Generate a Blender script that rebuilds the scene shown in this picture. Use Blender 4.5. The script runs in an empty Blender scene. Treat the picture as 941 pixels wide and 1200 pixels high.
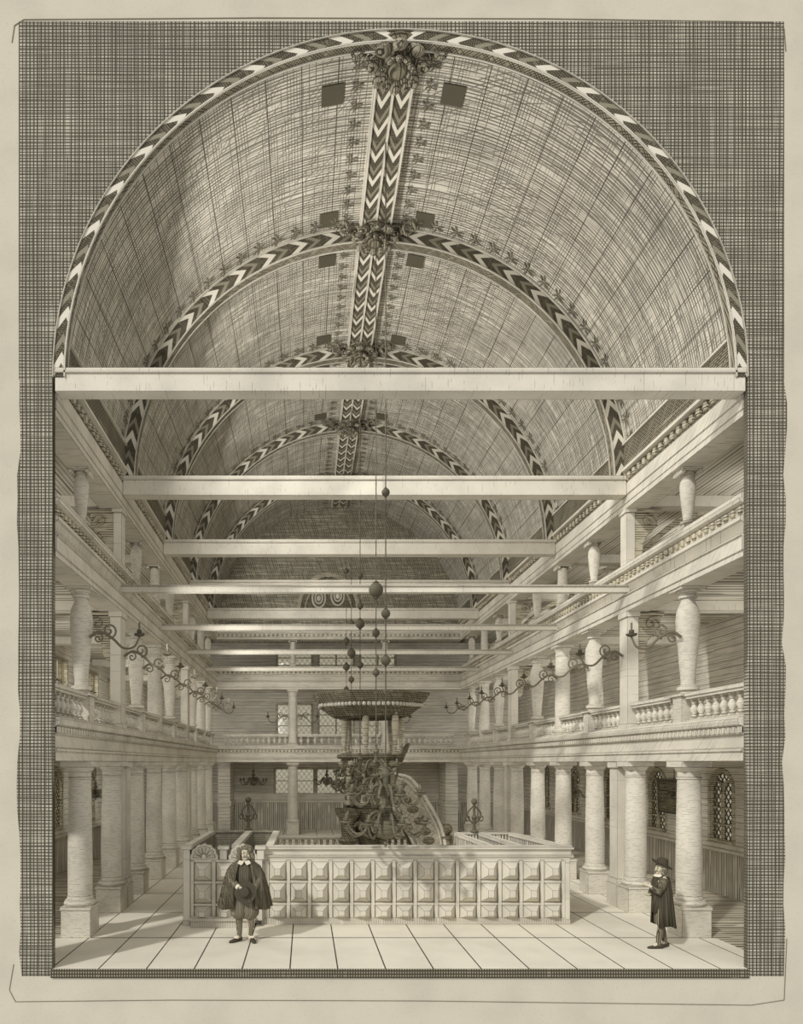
import bpy, bmesh, math, random
from mathutils import Vector, Matrix, noise
random.seed(7)
PI = math.pi
COL = bpy.context.scene.collection
F = 830.0          # focal length in pixels of the 941 px wide frame
D0 = 11.02         # depth of the cut front of the hall
E = 3.2            # eye height
S0 = F / D0
CX = 1.475         # middle of the nave
def Y(r): return D0 * r
def X(px, r): return (px - 358) * r / S0
def Z(py, r): return E + (894 - py) * r / S0

# ------------------------------------------------------------------ materials
def lin(c):
    return tuple(((v / 255) / 12.92 if v / 255 <= 0.04045 else ((v / 255 + 0.055) / 1.055) ** 2.4) for v in c)
PAPER = lin((213, 207, 192)); INK = lin((66, 61, 50))
MID = lin((150, 143, 124)); DARK = lin((104, 98, 82)); VDARK = lin((78, 73, 60))
class NB:
    def __init__(s, name):
        s.m = bpy.data.materials.new(name); s.m.use_nodes = True
        s.t = s.m.node_tree; s.t.nodes.clear()
        s.out = s.t.nodes.new('ShaderNodeOutputMaterial')
        s.pos = s.t.nodes.new('ShaderNodeNewGeometry').outputs['Position']
    def n(s, ty, **kw):
        nd = s.t.nodes.new(ty)
        for k, v in kw.items(): setattr(nd, k, v)
        return nd
    def link(s, a, b): s.t.links.new(a, b)
    def put(s, sock, v):
        if isinstance(v, bpy.types.NodeSocket): s.link(v, sock)
        else: sock.default_value = v
    def math(s, op, a, b=0.0, c=0.0, clamp=False):
        nd = s.n('ShaderNodeMath', operation=op, use_clamp=clamp)
        s.put(nd.inputs[0], a); s.put(nd.inputs[1], b)
        if op in ('MULTIPLY_ADD', 'WRAP', 'COMPARE'): s.put(nd.inputs[2], c)
        return nd.outputs[0]
    def vmath(s, op, a, b):
        nd = s.n('ShaderNodeVectorMath', operation=op)
        s.put(nd.inputs[0], a); s.put(nd.inputs[1], b)
        return nd.outputs['Value'] if op in ('DOT_PRODUCT', 'LENGTH', 'DISTANCE') else nd.outputs['Vector']
    def noise(s, vec, scale=1.0, detail=2.0):
        nd = s.n('ShaderNodeTexNoise'); s.put(nd.inputs['Vector'], vec)
        nd.inputs['Scale'].default_value = scale; nd.inputs['Detail'].default_value = detail
        return nd.outputs['Fac']
    def step(s, v, lo, hi):
        nd = s.n('ShaderNodeMapRange', interpolation_type='SMOOTHSTEP')
        s.put(nd.inputs[0], v); nd.inputs[1].default_value = lo; nd.inputs[2].default_value = hi
        return nd.outputs[0]
    def mix(s, f, a, b):
        nd = s.n('ShaderNodeMix', data_type='RGBA')
        s.put(nd.inputs[0], f)
        s.put(nd.inputs[6], a if isinstance(a, bpy.types.NodeSocket) else (*a, 1))
        s.put(nd.inputs[7], b if isinstance(b, bpy.types.NodeSocket) else (*b, 1))
        return nd.outputs[2]
    # one family of engraved strokes: coordinate c (metres), pitch, line share w, wobble, breakup threshold
    def strokes(s, c, pitch, w, wob=0.15, brk=0.45, seed=0.0, wobscale=1.2, stretch=(1, 1, 1)):
        p2 = s.vmath('MULTIPLY', s.pos, stretch)
        p2 = s.vmath('ADD', p2, (seed, seed * 1.7, seed * .3))
        wn = s.noise(p2, wobscale, 3)
        v = s.math('MULTIPLY_ADD', c, 1 / pitch, s.math('MULTIPLY', wn, wob / pitch * .6))
        fr = s.math('FRACT', v)
        tri = s.math('ABSOLUTE', s.math('SUBTRACT', fr, 0.5))       # 0 at line
        line = s.math('SUBTRACT', 1.0, s.step(tri, w * .32, w * .68))
        if brk > 0:
            fl = s.math('FLOOR', v)
            cb = s.n('ShaderNodeCombineXYZ'); s.put(cb.inputs[0], s.math('MULTIPLY', fl, 3.7))
            bn = s.noise(s.vmath('ADD', s.vmath('SCALE', s.pos, (0, 0, 0)) if False else p2, cb.outputs[0]), 2.2, 1)
            line = s.math('MULTIPLY', line, s.step(bn, brk - .09, brk + .05))
        return line
    def axis(s, v): return s.vmath('DOT_PRODUCT', s.pos, v)
    def theta(s):     # angle about the vault's axis
        sp = s.n('ShaderNodeSeparateXYZ'); s.link(s.pos, sp.inputs[0])
        return s.math('ARCTAN2', s.math('SUBTRACT', sp.outputs[0], CX), s.math('SUBTRACT', sp.outputs[2], E + 6.0))
    def edge(s, radius=0.02, thr=0.965):
        b = s.n('ShaderNodeBevel', samples=4); b.inputs['Radius'].default_value = radius
        g = s.n('ShaderNodeNewGeometry')
        d = s.vmath('DOT_PRODUCT', b.outputs[0], g.outputs['Normal'])
        return s.math('SUBTRACT', 1.0, s.step(s.math('ABSOLUTE', d), thr - .05, thr))
    def done(s, col, rough=0.85, metal=0.0, spec=0.15):
        b = s.n('ShaderNodeBsdfPrincipled'); s.put(b.inputs['Base Color'], col if isinstance(col, bpy.types.NodeSocket) else (*col, 1))
        b.inputs['Roughness'].default_value = rough; b.inputs['Metallic'].default_value = metal
        b.inputs['Specular IOR Level'].default_value = spec
        s.link(b.outputs[0], s.out.inputs[0]); return s.m
def ink_mat(name, base=PAPER, layers=(), edge=0.0, ink=INK, mott=0.10, extra=None, thr=.965, rough=.85):
    s = NB(name)
    n = s.noise(s.pos, 1.3, 6)
    base2 = tuple(v * (1 - mott * 2) for v in base)
    col = s.mix(s.step(n, .35, .75), base, base2)
    g = s.noise(s.pos, 60, 2)
    col = s.mix(s.math('MULTIPLY', s.step(g, .62, .75), .25), col, ink)
    tot = None
    for L in layers:
        c, pitch, w = L[0], L[1], L[2]
        kw = L[3] if len(L) > 3 else {}
        st = kw.pop('strength', 1.0) if isinstance(kw, dict) else 1.0
        cc = s.axis(c) if isinstance(c, tuple) else s.math('MULTIPLY', s.theta(), 5.4)
        l = s.strokes(cc, pitch, w, **kw)
        if st != 1.0: l = s.math('MULTIPLY', l, st)
        tot = l if tot is None else s.math('MAXIMUM', tot, l)
    if extra: 
        e = extra(s); tot = e if tot is None else s.math('MAXIMUM', tot, e)
    if edge > 0:
        e = s.edge(edge, thr); tot = e if tot is None else s.math('MAXIMUM', tot, e)
    if tot is not None: col = s.mix(tot, col, ink)
    return s.done(col, rough)
AX, AY, AZ = (1., 0., 0.), (0., 1., 0.), (0., 0., 1.)
H = (4, 4, .6)
M = {}
M['stone'] = ink_mat('pale_stone', layers=[(AZ, .032, .22, dict(wob=.02, brk=.56, stretch=(4, 4, 6), strength=.55))], edge=.016)
M['plain'] = ink_mat('plain_painted_wood', layers=[(AZ, .05, .2, dict(wob=.04, brk=.68, stretch=(.4, .4, 4), strength=.5))], edge=.016)
M['entab'] = ink_mat('engraved_cornice', layers=[((0, 1., 1.2), .07, .2, dict(wob=.03, brk=.60, stretch=(1, 1, 1), strength=.6))], edge=.020)
M['beam'] = ink_mat('pale_timber_beam', layers=[(AX, .05, .2, dict(wob=.02, brk=.66, stretch=(3, 1, 3), strength=.4))], edge=.016)
M['board'] = ink_mat('dark_fascia_board', base=MID, layers=[(AZ, .045, .5, dict(wob=.03, brk=.35, stretch=(.3, .3, 4))), ((0, 1., 1.), .10, .3, dict(wob=.1, brk=.5))])
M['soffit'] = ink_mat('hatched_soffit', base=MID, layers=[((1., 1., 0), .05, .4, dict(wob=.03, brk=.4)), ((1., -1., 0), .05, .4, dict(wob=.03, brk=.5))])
M['wallboard'] = ink_mat('horizontal_wall_boards', layers=[(AZ, .16, .08, dict(wob=.10, brk=.36, stretch=(.25, .25, 3), strength=.8)), (AZ, .048, .26, dict(wob=.06, brk=.48, seed=4, stretch=(.5, .5, 3), strength=.6))])
M['endwall'] = ink_mat('hatched_end_boards', base=lin((176, 169, 150)), layers=[(AZ, .05, .4, dict(wob=.05, brk=.40, seed=4, stretch=(.5, .5, 3))), ((1., 0, .3), .09, .25, dict(wob=.1, brk=.5))])  # darker even base with denser hatching than the other walls
M['ceilboard'] = ink_mat('ceiling_boards', layers=[(AX, .10, .2, dict(wob=.03, brk=.35, stretch=(3, .2, 3), strength=.7)), (AX, .3, .08, dict(wob=.0, brk=0))])
M['crossboard'] = ink_mat('gallery_ceiling_boards', layers=[(AY, .20, .25, dict(wob=.12, brk=.42, stretch=(.5, 2, 1))), (AY, .5, .1, dict(wob=0, brk=0))])
M['dado'] = ink_mat('vertical_dado_boards', layers=[((1., 1., 0), .07, .34, dict(wob=.02, brk=.40, stretch=(3, 3, .5))), ((1., 1., 0), .21, .10, dict(wob=0, brk=0))], edge=.02)
M['section'] = ink_mat('crosshatched_cut_wall', base=lin((190, 184, 168)), layers=[
    (AX, .058, .30, dict(wob=.07, brk=.30, stretch=(3, 1, .3))), (AZ, .050, .32, dict(wob=.07, brk=.30, stretch=(.35, 1, 3), seed=3)),
    (AX, .037, .30, dict(wob=.07, brk=.46, stretch=(2, 1, .2), seed=9, strength=.8)), (AZ, .033, .32, dict(wob=.07, brk=.46, stretch=(.2, 1, 2), seed=12, strength=.8)),
    (AX, .029, .28, dict(wob=.09, brk=.53, stretch=(.8, 1, .12), seed=19, strength=.6)), (AZ, .025, .28, dict(wob=.09, brk=.52, stretch=(.15, 1, 1), seed=22, strength=.6))])
M['slab'] = ink_mat('crosshatched_floor_edge', base=MID, layers=[(AX, .04, .5, dict(wob=.01, brk=.3)), (AZ, .05, .45, dict(wob=.01, brk=.3))])
M['margin'] = ink_mat('pale_paper_margin', base=lin((196, 190, 173)), mott=.05)  # tone of the blank paper around the print
M['line'] = ink_mat('ink_line', base=INK, mott=0)
M['fleur'] = ink_mat('dark_painted_fleurs', base=lin((122, 116, 99)), mott=.1)
M['vault'] = ink_mat('barrel_vault_planks', layers=[
    ('theta', .62, .026, dict(wob=.02, brk=0)),
    (AY, .060, .36, dict(wob=.06, brk=.40, stretch=(.45, 2.4, .45), wobscale=.8, strength=.85)),
    (AY, .041, .32, dict(wob=.08, brk=.48, stretch=(.4, 1.8, .4), seed=7, wobscale=.8, strength=.8)),
    ('theta', .055, .26, dict(wob=.07, brk=.50, stretch=(1.6, .6, 1.6), seed=11, strength=.8)),
    ((.6, .7, .5), .07, .26, dict(wob=.12, brk=.57, seed=21, stretch=(.6, .6, .6), strength=.7))])
def chevrons(name, across, along, pitch):
    s = NB(name)
    al = s.math('MULTIPLY', s.theta(), 5.3) if along == 'theta' else s.axis(AY)
    if across == 'radial':
        sp = s.n('ShaderNodeSeparateXYZ'); s.link(s.pos, sp.inputs[0])
        dx = s.math('SUBTRACT', sp.outputs[0], CX); dz = s.math('SUBTRACT', sp.outputs[2], E + 6)
        R = s.math('SQRT', s.math('ADD', s.math('MULTIPLY', dx, dx), s.math('MULTIPLY', dz, dz)))
        yy = s.math('ADD', s.math('ABSOLUTE', s.math('SUBTRACT', R, 5.28)), 0.0)
        # the pattern runs on across the underside, so fold in the depth too
        ac = yy
        k = 1.9
    else:
        sp = s.n('ShaderNodeSeparateXYZ'); s.link(s.pos, sp.inputs[0])
        d = s.math('ABSOLUTE', s.math('SUBTRACT', sp.outputs[0], CX))
        ac = s.math('ABSOLUTE', s.math('SUBTRACT', d, .17)); k = 2.0
    sgn = 1.0
    if along == 'theta':
        v = s.math('SUBTRACT', s.math('ABSOLUTE', al), s.math('MULTIPLY', ac, k))
    else:
        v = s.math('ADD', al, s.math('MULTIPLY', ac, k))
    v = s.math('ADD', s.math('DIVIDE', v, pitch), 40)
    fr = s.math('FRACT', v)
    light = s.math('MULTIPLY', s.step(fr, .0, .02), s.math('SUBTRACT', 1.0, s.step(fr, .24, .27)))
    mid = s.math('MULTIPLY', s.step(fr, .60, .62), s.math('SUBTRACT', 1.0, s.step(fr, .78, .80)))
    st = s.strokes(al, .035, .45, brk=.4, wob=.03)
    st2 = s.strokes(s.axis((1., 1., 1.)), .05, .45, brk=.4, wob=.03)
    dk = s.mix(s.math('MAXIMUM', st, st2), lin((112, 106, 90)), INK)
    c = s.mix(mid, dk, lin((136, 130, 113))); c = s.mix(light, c, PAPER)
    # light border lines on the rib
    return s.done(c)
M['rib'] = chevrons('chevron_leaf_rib', 'radial', 'theta', .72)
M['crown'] = chevrons('chevron_leaf_crown_band', 'x', 'y', .55)
def tiles(s):
    sp = s.n('ShaderNodeSeparateXYZ'); s.link(s.pos, sp.inputs[0])
    out = None
    for sock, off, pitch, w in ((sp.outputs[0], 3.96, .7437, .022), (sp.outputs[1], -D0 * 1.1765 + 22, 2.2, .045)):
        fr = s.math('FRACT', s.math('DIVIDE', s.math('ADD', s.math('ADD', sock, off), 0.0), pitch))
        tri = s.math('ABSOLUTE', s.math('SUBTRACT', fr, .5))
        l = s.step(tri, .5 - w / pitch / 2 - .001, .5 - w / pitch / 2 + .001)
        out = l if out is None else s.math('MAXIMUM', out, l)
    return out
M['tiles'] = ink_mat('large_pale_floor_slabs', base=lin((228, 222, 206)), mott=.05, extra=tiles)
M['planks'] = ink_mat('hatched_aisle_floor', base=lin((196, 188, 167)), layers=[(AY, .16, .30, dict(wob=.2, brk=.40, stretch=(.6, 2, 1))), (AY, .45, .08, dict(wob=0, brk=0))])
M['wood'] = ink_mat('dark_carved_wood', base=lin((138, 131, 111)), layers=[(AZ, .05, .4, dict(wob=.06, brk=.45, seed=5)), ((1., 0, .6), .06, .35, dict(wob=.08, brk=.5, seed=8))], edge=.014)
M['stairwood'] = ink_mat('engraved_stair_wood', base=lin((186, 179, 160)), layers=[((.6, 0, 1.), .06, .35, dict(wob=.08, brk=.48, seed=5, strength=.6)), ((1., 0, -.4), .05, .3, dict(wob=.08, brk=.55, seed=8, strength=.6))], edge=.014)
M['woodlight'] = ink_mat('pale_turned_wood', base=lin((188, 180, 158)), layers=[(AZ, .05, .3, dict(wob=.04, brk=.5))], edge=.014)
M['boss'] = ink_mat('carved_boss_wood', base=lin((160, 153, 135)), layers=[((1., .2, .4), .035, .4, dict(wob=.06, brk=.45)), (AZ, .04, .35, dict(wob=.06, brk=.5))], edge=.012)
M['brass'] = ink_mat('dark_engraved_brass', base=lin((112, 106, 88)), layers=[(AZ, .022, .4, dict(wob=.03, brk=.5))], rough=.5)
M['iron'] = ink_mat('dark_iron', base=lin((88, 83, 69)), mott=.05, rough=.6)
M['ironlight'] = ink_mat('grey_wrought_scroll', base=lin((120, 113, 96)), mott=.05)
M['candle'] = ink_mat('candle_wax', base=lin((120, 114, 98)), mott=0)
M['cloth'] = ink_mat('dark_pleated_cloth', base=lin((118, 111, 94)), layers=[((1., .6, 0), .022, .5, dict(wob=.03, brk=.42, stretch=(3, 3, .6))), ((1., .2, .6), .03, .35, dict(wob=.03, brk=.5))])
M['clothdark'] = ink_mat('blackish_pleated_cloth', base=lin((88, 82, 68)), layers=[((1., .6, 0), .02, .55, dict(wob=.03, brk=.36, stretch=(3, 3, .6)))])
M['breeches'] = ink_mat('grey_breeches_cloth', base=lin((142, 135, 116)), layers=[((1., .6, 0), .02, .45, dict(wob=.03, brk=.42, stretch=(3, 3, .6)))])
M['skin'] = ink_mat('pale_skin', base=lin((206, 197, 174)), mott=.04)
M['hair'] = ink_mat('curly_hair', base=lin((150, 143, 122)), layers=[((1., .3, .8), .022, .5, dict(wob=.08, brk=.4, wobscale=14))])
M['linen'] = ink_mat('white_linen', base=lin((218, 211, 192)), mott=0)
M['plinth'] = ink_mat('finely_hatched_plinth', layers=[(AX, .034, .3, dict(wob=.01, brk=.35, strength=.6))], edge=.014)
M['panel'] = ink_mat('coffered_panel_wood', edge=.017, thr=.985)
M['pewin'] = ink_mat('pew_interior_boards', base=lin((190, 183, 164)), layers=[((1., 1., 0), .05, .3, dict(wob=.03, brk=.5, strength=.5)), (AZ, .045, .4, dict(wob=.04, brk=.40, strength=.7))])
def glass():
    s = NB('leaded_glass')
    g = s.n('ShaderNodeBsdfGlossy'); g.inputs['Roughness'].default_value = .15
    t = s.n('ShaderNodeBsdfTransparent'); t.inputs['Color'].default_value = (.74, .71, .62, 1)
    mx = s.n('ShaderNodeMixShader'); mx.inputs[0].default_value = .08
    s.link(t.outputs[0], mx.inputs[1]); s.link(g.outputs[0], mx.inputs[2]); s.link(mx.outputs[0], s.out.inputs[0])
    return s.m
M['glass'] = glass()

# ------------------------------------------------------------------ mesh helpers
class MB:
    def __init__(s): s.v = []; s.f = []; s.fm = []; s.mi = 0
    def add(s, vs, fs):
        o = len(s.v); s.v += [tuple(p) for p in vs]
        s.f += [tuple(i + o for i in f) for f in fs]; s.fm += [s.mi] * len(fs); return s
    def box(s, x0, x1, y0, y1, z0, z1, mat=None):
        vs = [Vector(p) for p in ((x0,y0,z0),(x1,y0,z0),(x1,y1,z0),(x0,y1,z0),(x0,y0,z1),(x1,y0,z1),(x1,y1,z1),(x0,y1,z1))]
        if mat: vs = [mat @ p for p in vs]
        return s.add(vs, [(0,3,2,1),(4,5,6,7),(0,1,5,4),(1,2,6,5),(2,3,7,6),(3,0,4,7)])
    def lathe(s, prof, seg=20, c=(0,0,0), sx=1, sy=1, mat=None, phase=0):
        vs = []; n = len(prof)
        for i in range(seg):
            a = 2*PI*i/seg + phase
            for r, z in prof:
                p = Vector((c[0]+r*math.cos(a)*sx, c[1]+r*math.sin(a)*sy, c[2]+z)); vs.append(mat @ p if mat else p)
        fs = []
        for i in range(seg):
            j = (i+1) % seg
            for k in range(n-1): fs.append((i*n+k, j*n+k, j*n+k+1, i*n+k+1))
        if prof[0][0] > 1e-6: fs.append(tuple(i*n for i in reversed(range(seg))))
        if prof[-1][0] > 1e-6: fs.append(tuple(i*n+n-1 for i in range(seg)))
        return s.add(vs, fs)
    def prism(s, poly, lo, hi, plane='xz'):   # poly counter-clockwise or not: normals fixed later
        def P(a, b, t): return {'xz': (a, t, b), 'yz': (t, a, b), 'xy': (a, b, t)}[plane]
        n = len(poly); vs = [P(a, b, lo) for a, b in poly] + [P(a, b, hi) for a, b in poly]
        fs = [tuple(range(n)), tuple(range(2*n-1, n-1, -1))] + [(i, i+n, (i+1) % n+n, (i+1) % n) for i in range(n)]
        return s.add(vs, fs)
    def tube(s, path, rad, seg=8, cap=True):
        path = [Vector(p) for p in path]; n = len(path)
        rads = rad if isinstance(rad, (list, tuple)) else [rad]*n
        vs = []; up = None
        for i, p in enumerate(path):
            t = (path[min(i+1, n-1)] - path[max(i-1, 0)]).normalized()
            if up is None:
                up = Vector((0,0,1)) if abs(t.z) < .9 else Vector((0,1,0))
            a = (up - t*up.dot(t)); a = a.normalized() if a.length > 1e-6 else t.orthogonal().normalized()
            up = a; b = t.cross(a)
            for k in range(seg):
                w = 2*PI*k/seg; vs.append(p + (a*math.cos(w)+b*math.sin(w))*rads[i])
        fs = [(i*seg+k, i*seg+(k+1) % seg, (i+1)*seg+(k+1) % seg, (i+1)*seg+k) for i in range(n-1) for k in range(seg)]
        if cap: fs += [tuple(reversed(range(seg))), tuple((n-1)*seg+k for k in range(seg))]
        return s.add(vs, fs)
    def ball(s, c, r, seg=12, rings=8, sc=(1,1,1), mat=None):
        prof = [(max(1e-7, r*math.sin(PI*i/rings)), -r*math.cos(PI*i/rings)) for i in range(rings+1)]
        n = len(prof); vs = []
        for i in range(seg):
            a = 2*PI*i/seg
            for q, z in prof:
                p = Vector((q*math.cos(a)*sc[0], q*math.sin(a)*sc[1], z*sc[2]))
                if mat: p = mat @ p
                vs.append(p + Vector(c))
        fs = [(i*n+k, ((i+1) % seg)*n+k, ((i+1) % seg)*n+k+1, i*n+k+1) for i in range(seg) for k in range(n-1)]
        return s.add(vs, fs)
    def mesh(s, name, mats, smooth=35):
        me = bpy.data.meshes.new(name); me.from_pydata(s.v, [], s.f)
        for m in (mats if isinstance(mats, (list, tuple)) else [mats]): me.materials.append(M[m])
        for p, k in zip(me.polygons, s.fm): p.material_index = k
        bm = bmesh.new(); bm.from_mesh(me); bmesh.ops.remove_doubles(bm, verts=bm.verts, dist=1e-5)
        bmesh.ops.recalc_face_normals(bm, faces=bm.faces); bm.to_mesh(me); bm.free()
        if smooth:
            for p in me.polygons: p.use_smooth = True
            me.set_sharp_from_angle(angle=math.radians(smooth))
        return me
    def build(s, name, mats, parent=None, loc=None, smooth=35):
        o = bpy.data.objects.new(name, s.mesh(name, mats, smooth)); COL.objects.link(o)
        if parent: o.parent = parent
        if loc: o.location = loc
        return o
def tag(o, label=None, cat=None, group=None, kind=None):
    if label: o['label'] = label
    if cat: o['category'] = cat
    if group: o['group'] = group
    if kind: o['kind'] = kind
    return o
def empty(name, loc=(0,0,0), label=None, cat=None, group=None, rz=0, kind=None):
    o = bpy.data.objects.new(name, None); COL.objects.link(o); o.location = loc; o.rotation_euler.z = rz
    o.empty_display_size = .1
    return tag(o, label, cat, group, kind)
def copy_tree(o, parent=None):
    c = o.copy(); COL.objects.link(c)
    if parent: c.parent = parent
    for ch in list(o.children): copy_tree(ch, c)
    return c
def struct(o, label=None): o['kind'] = 'structure'; return tag(o, label)
ORD = ['nearest', 'second', 'third', 'fourth', 'fifth', 'sixth', 'seventh', 'eighth', 'ninth', 'tenth']
def nth(i): return ORD[i]
R_COL = [1.175 + .195*k for k in range(9)]
R_BEAM = [1.37, 1.76, 2.15, 2.54]
R_END = 2.84
HW = 5.405     # half width between gallery fronts
CO = 5.66      # column centre offset
AW = 8.65      # outer walls
YB = Y(R_END)
YBW = YB + 2.75
SIDES = ((-1, 'left'), (1, 'right'))
def sx(s, o): return CX + s*o

# ------------------------------------------------------------------ floor, cut front, vault
b = MB(); b.box(X(60, 1), X(877, 1), D0, D0+.12, -.115, 0); b.box(sx(-1, 6.02), sx(1, 6.02), D0+.12, YBW+.2, -.115, 0); struct(b.build('floor', 'tiles', smooth=0))
b = MB()
for s in (-1, 1):
    a, c = sorted((sx(s, 6.02), sx(s, AW+.2))); b.box(a, c, D0+.12, YBW+.2, -.115, -.001)
struct(b.build('floor', 'planks', smooth=0))
b = MB(); b.box(X(60, 1), X(877, 1), D0-.03, D0-.001, -.14, -.004); struct(b.build('trim_1', 'slab', smooth=0), 'dark crosshatched edge of the floor slab')
# cut front wall with the arched opening
XL, XR, ZT, ZB = X(22, 1), X(919, 1), Z(25, 1), Z(1144, 1)
ZS = E + 6.0; RO = 5.405
def arch_pts(R, n=72): return [(CX + R*math.cos(PI - PI*i/n), ZS + R*math.sin(PI*i/n)) for i in range(n+1)]
def jag(v, k, amp): return v + amp*(noise.noise(Vector((k*1.9, v, .3))) )
b = MB(); ap = arch_pts(RO)
TH = .10
left = [(jag(XL, k, .07), ZB + (ZT-ZB)*k/40) for k in range(41)]
right = [(jag(XR, k+60, .07), ZB + (ZT-ZB)*k/40) for k in range(41)]
def strip(pl, pr):
    n = len(pl)
    for k in range(n-1):
        q = [pl[k], pr[k], pr[k+1], pl[k+1]]; b.prism(q, D0, D0+TH)
nj = 30
strip([(x_, z_) for x_, z_ in left if z_ <= ZS], [(CX-RO, z_) for x_, z_ in left if z_ <= ZS])
strip([(CX+RO, z_) for x_, z_ in right if z_ <= ZS], [(x_, z_) for x_, z_ in right if z_ <= ZS])
zl = max(z_ for x_, z_ in left if z_ <= ZS)
for k in range(72):
    (xa, za), (xb, zb) = ap[k], ap[k+1]
    b.prism([(xa, za), (xb, zb), (xb, ZT), (xa, ZT)], D0, D0+TH)
b.prism([(XL, zl), (CX-RO, zl), (CX-RO, ZT), (XL, ZT)], D0, D0+TH)
b.prism([(CX+RO, zl), (XR, zl), (XR, ZT), (CX+RO, ZT)], D0, D0+TH)
struct(b.build('wall_front', 'section', smooth=0), 'crosshatched cut end wall around the tall arched opening')
# blank paper margin of the print, built as a pale surround
b = MB()
mx0, mx1, mz0, mz1 = X(-40, 1), X(981, 1), Z(1240, 1), Z(-40, 1)
for (x0, x1, z0, z1) in ((mx0, XL+.08, mz0, mz1), (XR-.08, mx1, mz0, mz1), (XL+.08, XR-.08, ZT-.03, mz1), (XL+.08, XR-.08, mz0, ZB+.02)):
    b.box(x0, x1, D0+.004, D0+TH-.01, z0, z1)
struct(b.build('trim_2', 'margin', smooth=0), 'wide pale paper margin around the crosshatched front')
b = MB()
px = [(20, 28), (30, 22), (905, 26), (918, 36), (918, 560)]
def groove(pts, w=.012):
    for (xa, ya), (xb, yb) in zip(pts, pts[1:]):
        A = Vector((X(xa, 1), Z(ya, 1))); B = Vector((X(xb, 1), Z(yb, 1))); t = (B-A).normalized(); n = Vector((-t.y, t.x))*w/2
        b.prism([tuple(A-n), tuple(B-n), tuple(B+n), tuple(A+n)], D0-.004, D0+.006)
groove([(14, 50), (17, 30), (28, 23), (300, 21), (640, 22), (905, 26), (919, 34), (921, 60)])
groove([(16, 1130), (11, 1160), (18, 1174), (200, 1172), (500, 1173), (880, 1178), (919, 1172), (922, 1100)], .008)
struct(b.build('trim_3', 'ironlight', smooth=0), 'thin scored line around the margin')
# vault
def ringseg(b, R0, R1, y0, y1, a0=-PI/2, a1=PI/2, n=96):
    vs = []
    for i in range(n+1):
        a = a0 + (a1-a0)*i/n
        for R, yy in ((R0, y0), (R1, y0), (R1, y1), (R0, y1)):
            vs.append((CX + R*math.sin(a), yy, ZS + R*math.cos(a)))
    fs = [(i*4+k, i*4+(k+1) % 4, (i+1)*4+(k+1) % 4, (i+1)*4+k) for i in range(n) for k in range(4)]
    fs += [(0, 1, 2, 3), tuple(n*4+k for k in (3, 2, 1, 0))]
    b.add(vs, fs)
b = MB(); ringseg(b, 5.40, 5.55, D0+.10, YB+.3, n=128)
vault = struct(b.build('ceiling', 'vault', smooth=40), 'tall plank barrel vault over the nave')
# ribs with chevron leaves, light fillets and a frieze of fleurs in front of each
def fleur_mesh(b, th, yy, sz):
    e1 = Vector((math.cos(th), 0, -math.sin(th))); e2 = Vector((0, 1, 0)); nrm = Vector((math.sin(th), 0, math.cos(th)))
    c = Vector((CX, yy, ZS)) + nrm*5.385
    for k in range(6):
        a = k*PI/3 + PI/6
        d = e1*math.cos(a) + e2*math.sin(a); w = e1*-math.sin(a) + e2*math.cos(a)
        curl = .16*(1 if k % 2 else -1)
        p0 = c + d*.02*sz; p1 = c + d*.34*sz + w*(.07+curl*.3)*sz; p2 = c + d*.52*sz + w*curl*sz*.9; p3 = c + d*.32*sz - w*(.03-curl*.2)*sz
        lo = [p0, p1, p2, p3]; hi = [p - nrm*.012 for p in lo]
        b.add(lo+hi, [(0,1,2,3), (7,6,5,4), (0,4,5,1), (1,5,6,2), (2,6,7,3), (3,7,4,0)])
tn = 4
for k, r in enumerate([1.0] + R_BEAM):
    y0 = Y(r) + (.0 if k else -.015); dep = .24 if k else .16
    g = empty('trim_%d' % tn, (0, 0, 0), '%s arched vault rib painted with chevron leaves' % nth(k), kind='structure'); tn += 1
    Ri = 5.13 if k else 5.23
    b = MB(); ringseg(b, Ri+.01, 5.40, y0+.012, y0+.035); b.build('chevron_face', 'rib', g)
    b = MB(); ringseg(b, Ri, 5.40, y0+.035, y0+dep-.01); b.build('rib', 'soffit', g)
    b = MB(); ringseg(b, 5.392, 5.41, y0-.01, y0+.01); ringseg(b, Ri-.02, Ri+.005, y0-.01, y0+.02); ringseg(b, Ri-.02, Ri-.001, y0+dep-.03, y0+dep)
    b.build('rib_moulding', 'plain', g)
    if k:
        b = MB(); n = 37
        for i in range(n):
            th = -1.42 + 2.84*i/(n-1)
            if abs(th) > .14: fleur_mesh(b, th, y0-.24, .34)
        b.build('fleur_frieze', 'fleur', g, smooth=0)
        b = MB(); ringseg(b, 5.375, 5.40, y0-.07, y0-.02); b.build('fillet', 'plain', g)
# crown band along the ridge
b = MB()
def crown(xa, xb, R, mat_t=.02):
    ya, yb = D0+.14, YB
    a0, a1 = math.asin(xa/5.4), math.asin(xb/5.4)
    ringseg(b, R, 5.41, ya, yb, a0, a1, n=6)
g = empty('trim_%d' % tn, (0, 0, 0), 'long crown band of chevron leaves along the ridge of the vault', kind='structure'); tn += 1
crown(-.30, .30, 5.30); b.build('chevron_band', 'crown', g)
b = MB(); crown(-.025, .025, 5.27); crown(-.34, -.29, 5.27); crown(.29, .34, 5.27); b.build('crown_moulding', 'plain', g)
b = MB()
for s in (-1, 1):
    yy = D0+.5
    while yy < YB-.3:
        fleur_mesh(b, s*.115, yy, .25); yy += .36
b.build('fleur_frieze', 'fleur', g, smooth=0)
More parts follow.
